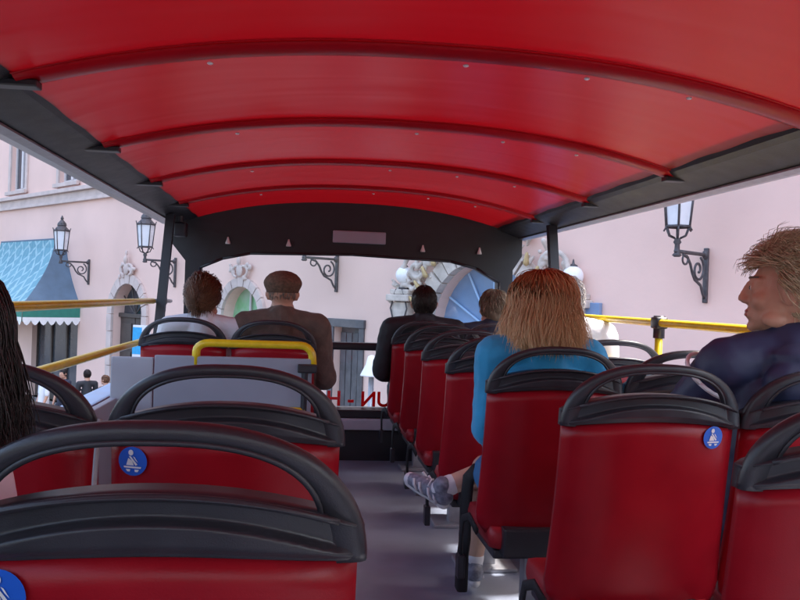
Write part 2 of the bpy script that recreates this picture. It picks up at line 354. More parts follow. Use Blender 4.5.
def crest(u, z, s, m, parent, seed):
    rs = random.Random(seed); pr = [((u, -.1, z), (.16*s, .07*s, .2*s)), ((u, -.12, z+.3*s), (.09*s, .07*s, .14*s)), ((u, -.1, z+.52*s), (.05*s, .05*s, .09*s))]
    for sd_ in (-1, 1):
        for k in range(7):
            a = k/6*2.6; rad = (.42-.035*k)*s
            p0 = (u+sd_*(.16*s+.30*s*math.sin(a)*.8), -.09, z-.12*s+.28*s*math.cos(a)*.6+.1*s)
            a2 = (k+1)/6*2.6; p1 = (u+sd_*(.16*s+.30*s*math.sin(a2)*.8), -.09, z-.12*s+.28*s*math.cos(a2)*.6+.1*s)
            pr.append((p0, .05*s, p1, .045*s))
        for k in range(5): pr.append(((u+sd_*rs.uniform(.2, .55)*s, -.08, z+rs.uniform(-.25, .2)*s), (rs.uniform(.05, .09)*s, .06*s, rs.uniform(.05, .1)*s)))
    return blob_obj('carved_crest', pr, .022*max(s, .8), m, parent)
crest(DOORU, .42+.82+.38, .8, MAT['stone'], dr, 1)
# arched window with a green display
gw = empty('arched_window'); gw.parent = bld
arch_trim(GREENU, .72, GZ+.13, .52, 11, .2, .07, MAT['stone'], gw)
bm = NB(); prism(bm, arch(GREENU, .73, GZ+.12, .52), 'y', .26, .30); obj('pane', bm, MAT['greenglass'], gw)
bm = NB(); tube(bm, [(GREENU, .22, GZ+.15), (GREENU, .22, 1.2)], .03, 6)
for zz in (-1.2, -.3, .52): tube(bm, [(GREENU-.7, .22, zz), (GREENU+.7, .22, zz)], .028, 6)
obj('glazing_bars', bm, MAT['frame'], gw)
crest(GREENU, .52+.72+.34, .7, MAT['stone'], gw, 2)
# narrow dark doorway
nd = empty('narrow_door'); nd.parent = bld
bm = NB(); box(bm, (NARU-.37, .18, GZ+.12), (NARU+.37, .25, .53)); obj('door_leaf', bm, MAT['greydoor'], nd)
for k in range(4):
    bm = NB(); box(bm, (NARU-.34+.172*k, .14, GZ+.25), (NARU-.34+.172*k+.15, .178, .42), .012); obj('plank', bm, MAT['greydoor'], nd)
bm = NB(); box(bm, (NARU-.52, -.06, .523), (NARU+.52, -.002, .68), .012); box(bm, (NARU-.5, -.04, GZ+.13), (NARU-.363, -.002, .52), .01); box(bm, (NARU+.363, -.04, GZ+.13), (NARU+.5, -.002, .52), .01); obj('surround', bm, MAT['greydoor'], nd)
# shop opening
sp = empty('shop_front'); sp.parent = bld
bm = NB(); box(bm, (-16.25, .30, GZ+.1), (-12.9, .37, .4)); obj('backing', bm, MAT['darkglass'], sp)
for k in range(3):
    bm = NB(); x0 = -16.2+k*1.083; box(bm, (x0+.06, .2, GZ+.6), (x0+1.02, .21, .2)); obj('pane', bm, MAT['darkglass'], sp)
bm = NB()
for k in range(4): box(bm, (-16.2+k*1.083-.05, .15, GZ+.13), (-16.2+k*1.083+.05, .25, .35))
box(bm, (-16.15, .14, GZ+.14), (-13.0, .26, GZ+.6)); obj('shop_frame', bm, MAT['wood'], sp)
# ornate portal
po = empty('portal'); po.parent = bld
arch_trim(PORTU, 1.12, GZ+.13, .62, 17, .30, .16, MAT['cream'], po)
bm = NB(); prism(bm, arch(PORTU, 1.13, GZ+.12, .62, 20), 'y', .24, .28); obj('pane', bm, MAT['blueglass'], po)
bm = NB()
box(bm, (PORTU-1.11, .14, .50), (PORTU+1.11, .22, .60))
for a in range(1, 6): tube(bm, [(PORTU, .2, .6), (PORTU+1.1*math.cos(math.pi*a/6), .2, .6+1.1*math.sin(math.pi*a/6))], .02, 6)
for k in range(-2, 3): box(bm, (PORTU+k*.5-.03, .15, GZ+.14), (PORTU+k*.5+.03, .21, .5))
obj('glazing_bars', bm, MAT['sill'], po)
for s in (-1, 1):
    uu = PORTU+s*1.72; n = 8; h = (1.05-GZ-.13)/n
    for i in range(n):
        bm = NB(); wv = .20 if i % 2 else .17
        box(bm, (uu-wv, -.24, GZ+.13+i*h+.008), (uu+wv, -.002, GZ+.13+(i+1)*h-.008), .02); obj('pilaster_block', bm, MAT['cream'], po)
    bm = NB(); box(bm, (uu-.27, -.32, 1.055), (uu+.27, -.002, 1.17), .02); box(bm, (uu-.22, -.27, 1.173), (uu+.22, -.002, 1.26), .02); obj('capital', bm, MAT['cream'], po)
    # scroll volutes and foliage between pilaster and arch
    pr = []
    for k in range(22):
        a = k*.38; r_ = .30*(1-k/26)
        a2 = (k+1)*.38; r2 = .30*(1-(k+1)/26)
        c0 = (PORTU+s*1.38, -.2, 1.62)
        pr.append(((c0[0]+s*r_*math.cos(a), -.2, c0[2]+r_*math.sin(a)), .042, (c0[0]+s*r2*math.cos(a2), -.2, c0[2]+r2*math.sin(a2)), .040))
    rs = random.Random(5+s)
    for k in range(46):
        pu = PORTU+s*rs.uniform(.75, 1.95); pz = 2.5-.75*abs(pu-PORTU)+rs.uniform(-.2, .3)
        pr.append(((pu, -.10, pz), .02, (pu+s*rs.uniform(-.05, .14), -.19, pz+rs.uniform(-.16, .17)), rs.uniform(.018, .05)))
    for k in range(16): pr.append(((PORTU+s*(1.25+rs.uniform(0, .5)), -.14, 1.15+rs.uniform(0, .4)), .02, (PORTU+s*(1.25+rs.uniform(0, .5)), -.2, 1.2+rs.uniform(0, .4)), rs.uniform(.02, .045)))
    blob_obj('carved_scroll', pr, .016, MAT['cream'], po)
    # gilded leaf sprays
    pr = []
    for k in range(8):
        a = .25+k*.19
        pr.append(((PORTU+s*1.35*math.cos(a)*1.03, -.24, .68+1.35*math.sin(a)*1.03), .05, (PORTU+s*1.52*math.cos(a+.05), -.27, .68+1.52*math.sin(a+.05)), .03))
    blob_obj('gilded_leaf', pr, .022, MAT['gilt'], po)
crest(PORTU, 2.5, 1.6, MAT['cream'], po, 4)
for s in (-1, 1):                       # globe lamps on the pilasters, things of their own
    p = bld.matrix_basis @ Vector((PORTU+s*1.72, -.14, 1.262))
    gl = empty('globe_lamp', p, BROT, ['white globe lamp on the left pilaster of the ornate portal', None, 'white globe lamp on the right pilaster of the ornate portal'][s+1], 'lamp', 'globe lamps on the portal')
    bm = NB(); lathe(bm, [(.09, 0), (.10, .03), (.05, .06), (.045, .09), (.07, .11)], 14); obj('base', bm, MAT['iron'], gl, True)
    bm = NB(); ell(bm, (0, 0, .245), .155, u=24, v=16); obj('globe', bm, MAT['globe'], gl, True)
    bm = NB(); lathe(bm, [(.06, .385), (.065, .40), (.02, .43), (.012, .48), (.002, .5)], 12); obj('finial', bm, MAT['iron'], gl, True)
    bm = NB()
    for q in (-1, 1): tube(bm, [(q*(.07+.13*math.sin(t*.5)), -.12, -.05-.09*t+.05*math.cos(t*1.5)) for t in np.linspace(0, 6, 22)], .013, 6)
    obj('scrollwork', bm, MAT['iron'], gl, True)

# blue shop sign on the wall, right of the portal
sg = bld.matrix_basis @ Vector((wu(592), -.04, wz(592, 311)))
bm = NB(); box(bm, (-.17, -.05, -.12), (.17, .035, .12), .012); o = obj('wall_sign', bm, MAT['blueglass']); o.location = sg; o.rotation_euler.z = BROT; tag(o, 'small plain blue sign plate on the pink wall right of the portal', 'sign')

# wall lanterns
def make_lantern():
    L = .82; t = empty('wall_lantern', (0, 0, 0), BROT)
    bm = NB(); tube(bm, [(0, 0, 0), (0, -L-.04, 0)], .024, 8); box(bm, (-.03, -.05, -.62), (.03, 0, .09), .01)
    lathe(bm, [(.0, -.06), (.03, -.045), (.045, 0), (.03, .045), (0, .06)], 10, (0, -.06, 0))
    sp_ = []                            # S scroll: spiral near the wall, tail to the arm
    for k in range(30):
        a = -1.2+k*.30; r_ = .035+.0045*k; sp_.append((0, -.24+r_*math.cos(a), -.2+r_*math.sin(a)))
    tube(bm, sp_, .017, 6)
    tube(bm, [(0, -.04, -.56), (0, -.10, -.50), (0, -.16, -.40), (0, -.24, -.365), (0, -.33, -.33), (0, -.40, -.25), (0, -.46, -.14), (0, -.54, -.06), (0, -.66, -.03)], .019, 6)
    tube(bm, [(0, -.60-.07*math.cos(a), -.09-.06*math.sin(a)) for a in np.linspace(-1.2, 4.2, 16)], .014, 6)
    obj('bracket', bm, MAT['iron'], t, True)
    bm = NB(); lathe(bm, [(.035, -.07), (.06, -.05), (.035, -.02), (.03, .08), (.05, .11), (.035, .14), (.05, .16)], 12, (0, -L, 0)); obj('neck', bm, MAT['iron'], t, True)
    r0_, r1_, z0, z1 = .155, .205, .30, .82
    bm = NB()
    for k in range(6):
        a = math.pi*k/3
        tube(bm, [(r0_*math.cos(a), -L+r0_*math.sin(a), z0), (r1_*math.cos(a), -L+r1_*math.sin(a), z1)], .014, 6)
        tube(bm, [(.04*math.cos(a), -L+.04*math.sin(a), .16), (.11*math.cos(a), -L+.11*math.sin(a), .19), (r0_*math.cos(a), -L+r0_*math.sin(a), z0)], .013, 6)
        a2 = a+math.pi/3
        for r_, z in ((r0_, z0), (r1_, z1)): tube(bm, [(r_*math.cos(a), -L+r_*math.sin(a), z), (r_*math.cos(a2), -L+r_*math.sin(a2), z)], .018, 6)
        tube(bm, [(r1_*math.cos(a), -L+r1_*math.sin(a), z1), (r1_*1.12*math.cos(a), -L+r1_*1.12*math.sin(a), z1+.08)], .012, 5)
        tube(bm, [(r0_*math.cos(a), -L+r0_*math.sin(a), z0), (r0_*1.2*math.cos(a), -L+r0_*1.2*math.sin(a), z0-.05)], .011, 5)
    obj('cage', bm, MAT['iron'], t, True)
    for k in range(6):
        a, a2 = math.pi*k/3, math.pi*(k+1)/3; q = .97
        bm = NB(); vs = [bm.verts.new((r_*q*math.cos(b), -L+r_*q*math.sin(b), z)) for r_, z, b in ((r0_, z0, a), (r0_, z0, a2), (r1_, z1, a2), (r1_, z1, a))]
        vi = [bm.verts.new((v.co.x*.96, -L+(v.co.y+L)*.96, v.co.z)) for v in vs]; bm.faces.new(vs); bm.faces.new(vi[::-1])
        for i in range(4): bm.faces.new((vs[i], vi[i], vi[(i+1) % 4], vs[(i+1) % 4]))
        obj('pane', bm, MAT['lglass'], t)
    bm = NB(); lathe(bm, [(.225, .825), (.2, .85), (.13, .92), (.11, .95), (.125, .97), (.11, 1.03), (.05, 1.10), (.03, 1.13), (.045, 1.16), (.01, 1.24)], 12, (0, -L, 0)); obj('roof', bm, MAT['iron'], t)
    return t
ln = make_lantern()
for i, (px, lab) in enumerate(((90, 'black iron wall lantern beside the teal awning, leftmost of four'), (176, 'black iron wall lantern near the dark window post, between arched door and bus front'),
                               (337, 'black iron wall lantern whose scroll bracket shows above the flat cap'), (705, 'black iron wall lantern right of the bus, largest of four in view'))):
    p = bld.matrix_basis @ Vector((wu(px), 0, CZ+.70))
    o = ln if i == 0 else dup(ln, p, BROT)
    o.location = p; tag(o, lab, 'lantern', 'iron lanterns along the pink facade')

# awning with tiled hood and valance
aw = empty('awning', bld.matrix_basis @ Vector((-16.0, 0, 0)), BROT, 'teal tiled hood awning with green scalloped valance over the shop', 'awning'); aw.location.z = 0
def hood(k):                            # (half width, projection, z) profile, concave flare
    t = k/8; return 2.1+1.05*t**1.7, .35+1.25*t**1.7, 2.45-1.85*t
bm = NB(); fr = []; N = 40
for k in range(9):
    hw, pj, z = hood(k); fr.append([bm.verts.new((-hw+2*hw*i/N, -pj-.025*(i % 2), z)) for i in range(N+1)])
for a, b in zip(fr, fr[1:]):
    for i in range(N): bm.faces.new((a[i], a[i+1], b[i+1], b[i]))
obj('hood_front', bm, MAT['awning'], aw)
for s in (-1, 1):
    bm = NB(); q = []
    for k in range(9):
        hw, pj, z = hood(k); q.append([bm.verts.new((s*hw, -pj*j/6, z)) for j in range(7)])
    for a, b in zip(q, q[1:]):
        for j in range(6): bm.faces.new((a[j], a[j+1], b[j+1], b[j]))
    obj('hood_side', bm, MAT['awning2'], aw, True)
bm = NB(); box(bm, (-2.1, -.35, 2.452), (2.1, 0, 2.50), .01); obj('hood_top', bm, MAT['awning2'], aw)
hw, pj, z = hood(8)
def valance(x0, y0, x1, y1, n, nm, m, z0, z1, sc, off):
    bm = NB(); A = Vector((x0, y0, 0)); Bv = Vector((x1, y1, 0)); nrm = (Bv-A).cross(Vector((0, 0, 1))).normalized()*off
    for i in range(n):
        for q in range(4):
            t0, t1 = (i+q/4)/n, (i+(q+1)/4)/n
            zz = lambda t: z0-(sc*abs(math.sin(math.pi*t*n)) if sc else 0)
            P = [A.lerp(Bv, t0)+nrm, A.lerp(Bv, t1)+nrm]
            vs = [bm.verts.new((P[0].x, P[0].y, z1)), bm.verts.new((P[1].x, P[1].y, z1)), bm.verts.new((P[1].x, P[1].y, zz(t1-1e-6))), bm.verts.new((P[0].x, P[0].y, zz(t0+1e-6)))]
            bm.faces.new(vs)
    obj(nm, bm, m, aw)
for (a0, b0, a1, b1, n) in ((-hw, -pj-.01, hw, -pj-.01, 26), (hw+.01, -pj, hw+.01, 0, 7), (-hw-.01, 0, -hw-.01, -pj, 7)):
    valance(a0, b0, a1, b1, n, 'valance', MAT['valance'], .12, .6, .0, 0)
    valance(a0, b0, a1, b1, n, 'scalloped_edge', MAT['white'],   .15, .24, .13, .012)

# banner stand by the arched door, white lamp bollard
bs = empty('banner_stand', ground_at(143, 19.0)+Vector((0, 0, GZ)), BROT*.6, 'blue and white banner stand on the pavement near the arched door', 'banner')
bm = NB(); box(bm, (-.24, -.02, .9), (.24, .02, 2.75), .008); obj('banner', bm, MAT['whitesh'], bs)
bm = NB(); box(bm, (-.235, -.026, 2.1), (.02, -.0205, 2.7)); box(bm, (.06, -.026, 1.6), (.235, -.0205, 2.3)); obj('blue_print', bm, MAT['bluetop'], bs)
bm = NB(); tube(bm, [(0, .03, .0), (0, .03, 2.7)], .025, 8); box(bm, (-.3, -.2, 0), (.3, .25, .05), .01); obj('pole', bm, MAT['legm'], bs)
lb = empty('lamp_bollard', ground_at(374, 12.6)+Vector((0, 0, GZ)), 0, 'white cone-shaped street lamp seen through the windscreen beside a dark doorway', 'street lamp')
hb = CZ+(hor(374)-376)/F*12.6-GZ
bm = NB(); lathe(bm, [(.09, 0), (.09, .25), (.05, .3), (.04, hb-.02)], 12); obj('post', bm, MAT['legm'], lb, True)
bm = NB(); lathe(bm, [(.17, hb), (.165, hb+.02), (.09, hb+.17), (.06, hb+.29), (.02, hb+.31)], 18); obj('lamp_shade', bm, MAT['globe'], lb, True)

# ------------------------------------------------------------------ the bus
bus = empty('tour_bus', (0, 0, 0), 0, 'open sided double decker tour bus with red canopy roof over the upper deck', 'bus')
XL, XR, XC = -.87, 1.53, .33
YB, YF = -2.3, 5.85
bm = NB(); box(bm, (XL, YB, -.06), (XR, YF, 0)); obj('floor', bm, MAT['floor'], bus)
for s, X in ((-1, XL), (1, XR)):
    a, b = (X-.05, X) if s < 0 else (X, X+.05)
    bm = NB(); box(bm, (a+.002, YB, -.05), (b-.002, YF+.06, .570)); obj('side_lining', bm, MAT['wallin'], bus)
    bm = NB(); box(bm, (a-.04, YB, .572), (b+.03, YF+.06, .615), .012); obj('sill', bm, MAT['sill'], bus)
    bm = NB(); box(bm, ((a-.05) if s < 0 else b, YB, -2.15), (a if s < 0 else b+.05, YF+.1, .56), .01); obj('outer_panel', bm, MAT['redpaint'], bus)
    for Y in (-1.0, 4.3):
        wl = empty('wheel', (X-s*.1, Y, GZ+.48)); wl.parent = bus
        bm = NB(); prism(bm, [(.48*math.cos(a_)+0, .48*math.sin(a_)) for a_ in np.linspace(0, 2*math.pi, 28)[:-1]], 'x', -.14, .14); obj('tyre', bm, MAT['belt'], wl)
        bm = NB(); prism(bm, [(.27*math.cos(a_), .27*math.sin(a_)) for a_ in np.linspace(0, 2*math.pi, 20)[:-1]], 'x', -.15, .15); obj('rim', bm, MAT['legm'], wl)
bm = NB(); box(bm, (XL, YB-.05, -2.15), (XR, YB-.002, .56)); obj('rear_panel', bm, MAT['redpaint'], bus)
bm = NB(); box(bm, (XL, YB, -2.1), (XR, YF, -1.95)); obj('lower_floor', bm, MAT['wallin'], bus)
# canopy
RY = [2.14+.92*k for k in range(-4, 4)]          # rib positions along the bus
xl, xr = -.69, 1.39
def roofz(X, Y):
    q = (X-XC-.02)/1.04
    z = 1.595+.135*(1-abs(q)**2.3)
    f = ((Y-2.14)/.92) % 1.0
    z += .020*math.sin(math.pi*f)**.8*(1-abs(q)**4)
    return z
bm = NB(); NX, NY = 40, 110; gr = []
for j in range(NY+1):
    Y = YB+(YF-.06-YB)*j/NY; gr.append([bm.verts.new((xl+(xr-xl)*i/NX, Y, roofz(xl+(xr-xl)*i/NX, Y)+.0022*math.sin(i*2.1+j*1.3)*math.exp(-min(i, NX-i)*.35))) for i in range(NX+1)])
for a, b in zip(gr, gr[1:]):
    for i in range(NX): bm.faces.new((a[i], a[i+1], b[i+1], b[i]))
obj('canopy', bm, MAT['canvas'], bus, True)
for Y in RY:
    if Y < YB: continue
    bm = NB(); tube(bm, [(xl+(xr-xl)*i/36, Y, roofz(xl+(xr-xl)*i/36, Y)) for i in range(37)], .014, 12, 3.8)
    rb = obj('roof_rib', bm, MAT['rib'], bus, True)
    for X in (xl+.03, xr-.03):
        bm = NB(); box(bm, (X-.10 if X < 0 else X-.02, Y-.028, roofz(X, Y)-.030), (X+.02 if X < 0 else X+.08, Y+.020, roofz(X, Y)-.012), .004); obj('bracket', bm, MAT['black2'], rb)
    bm = NB()
    for dy in (-.062, .062): tube(bm, [(xl+(xr-xl)*i/36, Y+dy, roofz(xl+(xr-xl)*i/36, Y+dy)-.001) for i in range(37)], .0028, 5)
    obj('seam', bm, MAT['rib'], rb, True)
    for X in (xl+.45, .40, .72, 1.0):
        bm = NB(); z = roofz(X, Y)-.030; ell(bm, (X, Y, z), (.008, .008, .004), u=8, v=5); obj('rivet', bm, MAT['hook'], rb, True)
# edge rails
for s in (-1, 1):
    f = (lambda d: XL+d) if s < 0 else (lambda d: XR-d)
    pr = [(f(.20), 1.625), (f(.185), 1.60), (f(.16), 1.588), (f(.03), 1.548), (f(0), 1.545), (f(-.05), 1.56), (f(-.05), 1.68), (f(.20), 1.68)]
    bm = NB(); prism(bm, pr, 'y', YB, YF-.02); obj('roof_rail', bm, MAT['black'], bus)
    pr = [(f(.035), 1.5465), (f(.0), 1.5425), (f(-.056), 1.5575), (f(-.056), 1.57), (f(-.06), 1.57), (f(-.06), 1.545), (f(0), 1.533), (f(.035), 1.540)]
    bm = NB(); prism(bm, pr, 'y', YB, YF-.02); obj('rail_edge', bm, MAT['alu'], bus)
    # leaning window pillars
    for Y in (5.12 if s < 0 else 4.72, .5, -2.2):
        bm = NB(); x0, x1 = f(.005), f(.055)
        vs = []
        for z, dx, dy in ((.615, 0, 0), (1.56, .05*-s, .10)):
            vs.append([bm.verts.new((min(x0, x1)+dx+a_, Y+dy+b_, z)) for a_, b_ in ((0, 0), (.05, 0), (.05, .055), (0, .055))])
        bm.faces.new(vs[0]); bm.faces.new(vs[1][::-1])
        for i in range(4): bm.faces.new((vs[0][i], vs[0][(i+1) % 4], vs[1][(i+1) % 4], vs[1][i]))
        pl = obj('pillar', bm, MAT['black2'], bus)
    # yellow side rails
    xr_ = f(.015)
    for z in (1.035, .815):
        ys = -2.2; ye = 5.12 if s < 0 else 5.5
        bm = NB(); tube(bm, [(xr_, ys+(ye-ys)*k/12, z) for k in range(13)], .017, 10); obj('side_rail', bm, MAT['yellow'], bus, True)
    if s < 0:
        bm = NB(); tube(bm, [(xr_, 5.18, 1.035), (xr_, 5.8, 1.03)], .013, 8); obj('side_rail', bm, MAT['legm'], bus, True)
    for Y in ((3.0, 5.45, 1.2, -.8) if s > 0 else (2.1, 5.45, .3, -1.2)):
        Y2 = 3.45 if (s > 0 and Y == 3.0) else Y
        st = empty('rail_post', (xr_, Y2, 0)); st.parent = bus
        bm = NB(); tube(bm, [(0, 0, .615), (0, 0, .99)], .016, 10); obj('post', bm, MAT['yellow'], st, True)
        bm = NB(); tube(bm, [(0, 0, .97), (0, 0, 1.065)], .024, 12); box(bm, (-.028, -.03, 1.01), (.028, .03, 1.06), .01); obj('clamp', bm, MAT['cap'], st, True)
# front header, corner posts and lower front
Zt = lambda X: 1.60+.12*(1-abs((X-XC-.02)/1.06)**2.2)
op = [(-.66, .345), (-.665, 1.26), (-.52, 1.325), (-.34, 1.366), (.34, 1.385), (1.02, 1.366), (1.20, 1.325), (1.365, 1.235), (1.36, .345)]
out_t = [(XL-.02, Zt(-.7))] + [(x, Zt(x)+.03) for x in np.linspace(-.7, 1.4, 16)] + [(XR+.02, Zt(1.4))]
fy0, fy1 = YF-.08, YF+.04
bm = NB(); sec = []
for X in sorted(set([-.66, -.52, -.34, .34, 1.02, 1.20, 1.365] + list(np.linspace(-.86, 1.52, 25)))):
    zb = float(np.interp(X, [-.86, -.765, -.665, -.52, -.34, .34, 1.02, 1.20, 1.365, 1.46, 1.52], [1.42, 1.30, 1.26, 1.325, 1.366, 1.385, 1.366, 1.325, 1.235, 1.28, 1.42]))
    zt = Zt(min(1.42, max(-.72, X)))+.03; sec.append([bm.verts.new(p) for p in ((X, fy0, zb), (X, fy0, zt), (X, fy1, zt), (X, fy1, zb))])
for a, b in zip(sec, sec[1:]):
    for i in range(4): bm.faces.new((a[i], b[i], b[(i+1) % 4], a[(i+1) % 4]))
bm.faces.new(sec[0]); bm.faces.new(sec[-1][::-1])
obj('front_header', bm, MAT['black'], bus)
for x0, x1, z1 in ((-.765, -.662, 1.34), (1.362, 1.46, 1.33)):
    bm = NB(); box(bm, (x0, fy0+.003, .345), (x1, fy1-.003, z1)); obj('corner_post', bm, MAT['black'], bus)
bm = NB()
for a, b in zip(op[1:], op[2:-1]): tube(bm, [(a[0], fy0-.004, a[1]), (b[0], fy0-.004, b[1])], .010, 6)
tube(bm, [(op[0][0], fy0-.004, op[0][1]), (op[1][0], fy0-.004, op[1][1])], .010, 6); tube(bm, [(op[-1][0], fy0-.004, op[-1][1]), (op[-2][0], fy0-.004, op[-2][1])], .010, 6)
obj('window_seal', bm, MAT['black2'], bus, True)
bm = NB(); box(bm, (-.68, YF-.022, .33), (1.38, YF-.016, 1.39)); obj('windscreen', bm, MAT['glass'], bus)
bm = NB(); box(bm, (XL, YF-.16, .742), (XR, YF-.10, .795), .015); obj('front_bar', bm, MAT['black2'], bus)
bm = NB(); box(bm, (XL-.02, fy0-.06, -.05), (XR+.02, fy1, .205), .01); obj('front_panel', bm, MAT['black2'], bus)
bm = NB(); box(bm, (XL-.01, fy0-.09, .208), (XR+.01, fy1-.01, .285), .012); obj('front_ledge', bm, MAT['dash'], bus)
bm = NB(); box(bm, (XL-.015, fy0-.075, .288), (XR+.015, fy1, .343), .01); obj('front_sill', bm, MAT['black2'], bus)
bm = NB(); box(bm, (XL-.02, YF+.042, -2.15), (XR+.02, YF+.12, .33), .02); obj('outer_panel', bm, MAT['redpaint'], bus)
bm = NB(); box(bm, (.205, fy0-.028, 1.462), (.565, fy0-.002, 1.545), .008); obj('ceiling_light', bm, MAT['plate'], bus)
for px, z in ((228, 1.445), (287, 1.445), (421, 1.445), (479, 1.445)):
    X = (px-300)*5.77/F
    bm = NB(); lathe(bm, [(.016, -.022), (.017, -.016), (.008, .01), (.005, .025)], 10, (X, fy0-.02, z)); obj('hook', bm, MAT['hook'], bus, True)
bm = NB(); box(bm, (-.80, 5.42, 1.44), (-.72, 5.52, 1.53), .012); tube(bm, [(-.76, 5.47, 1.53), (-.76, 5.47, 1.57)], .015, 8); obj('speaker', bm, MAT['black2'], bus)
# mirrored red lettering on the windscreen (readable from outside)
fc = bpy.data.curves.new('letters', 'FONT'); fc.body = 'UN - H'; fc.size = .142; fc.extrude = .0008; fc.offset = .0035; fc.align_x = 'CENTER'; fc.space_character = 1.02
fo = bpy.data.objects.new('tmpf', fc); C.objects.link(fo); bpy.context.view_layer.update()
me = bpy.data.meshes.new_from_object(fo.evaluated_get(bpy.context.evaluated_depsgraph_get())); bpy.data.objects.remove(fo)
o = link('lettering', me, MAT['redletter'], bus); o.location = (.425, YF-.012, .352); o.rotation_euler = (R(90), 0, R(180))

# stair guard behind the front left seats
sgd = empty('stair_guard', (-.34, 3.55, 0), 0, 'grey stairwell guard panel with bent yellow grab rail behind front left seats', 'guard panel')
bm = NB(); box(bm, (-.24, 0, .02), (.40, .03, .835), .006); obj('panel', bm, MAT['panel'], sgd)
bm = NB(); box(bm, (-.41, -.004, .02), (-.243, .026, .825), .006); obj('side_panel', bm, MAT['panel2'], sgd)
bm = NB(); pts = [(-.075, .015, .80)] + [(-.075+.05*(1-math.cos(a)), .015, .855+.035*math.sin(a)) for a in np.linspace(0, math.pi/2, 6)] + [(.35+.05*math.sin(a), .015, .89-.05*(1-math.cos(a))) for a in np.linspace(0, math.pi/2, 6)] + [(.405, .015, .79)]
tube(bm, pts, .017, 10); obj('grab_rail', bm, MAT['yellow'], sgd, True)
bm = NB(); tube(bm, [(.37, -.03, 0), (.37, -.03, .80)], .013, 8); box(bm, (.34, -.045, .78), (.42, -.003, .815), .006); obj('post', bm, MAT['black2'], sgd)
bm = NB(); tube(bm, [(.28, -.03, .625), (.375, -.03, .625)], .013, 8); obj('lower_rail', bm, MAT['yellow'], sgd, True)
bm = NB(); box(bm, (-.41, -1.15, .02), (-.38, -.01, .66), .006); obj('stair_side', bm, MAT['panel2'], sgd)
for zz in (0,):
    bm = NB(); box(bm, (-.37, -1.1, .003), (.30, -.12, .006)); obj('stairwell', bm, MAT['black2'], sgd)  # flat black sheet on the deck stands in for the stair opening's shade

# ------------------------------------------------------------------ seats
SW = .220
def rear(x, z):                         # y of the seat back's rear skin (seat faces +y, y grows forward)
    s = min(abs(x)/SW, 1.0)
    return (.90-z)*math.tan(R(9)) + .045*s**3 - .012*(1-s*s)*math.exp(-((z-.62)/.2)**2)
def ctop(x):
    s = x/SW; return .896-.045*abs(s)**2.2
def skin_grid(bm, x_of, rows, cols, zf, off, thick):
    """closed slab between rear skin (+off) and front"""
    A = []; B = []
    for j in range(rows+1):
        v = j/rows; a = []; b = []
        for i in range(cols+1):
            s = -1+2*i/cols; x, z = x_of(s, v), zf(s, v)
            e = 1-min(1, max(0, (abs(s)-.86)/.14))**2*.45
            y = rear(x, z); a.append(bm.verts.new((x, y-off(s, v), z))); b.append(bm.verts.new((x, y+thick*e, z)))
        A.append(a); B.append(b)
    for j in range(rows):
        for i in range(cols):
            bm.faces.new((A[j][i], A[j][i+1], A[j+1][i+1], A[j+1][i])); bm.faces.new((B[j][i+1], B[j][i], B[j+1][i], B[j+1][i+1]))
        bm.faces.new((A[j][0], A[j+1][0], B[j+1][0], B[j][0])); bm.faces.new((A[j+1][cols], A[j][cols], B[j][cols], B[j+1][cols]))
    for i in range(cols):
        bm.faces.new((A[0][i+1], A[0][i], B[0][i], B[0][i+1])); bm.faces.new((A[rows][i], A[rows][i+1], B[rows][i+1], B[rows][i]))
    return bm
def zred(x): return .830-.020*abs(x/SW)**2
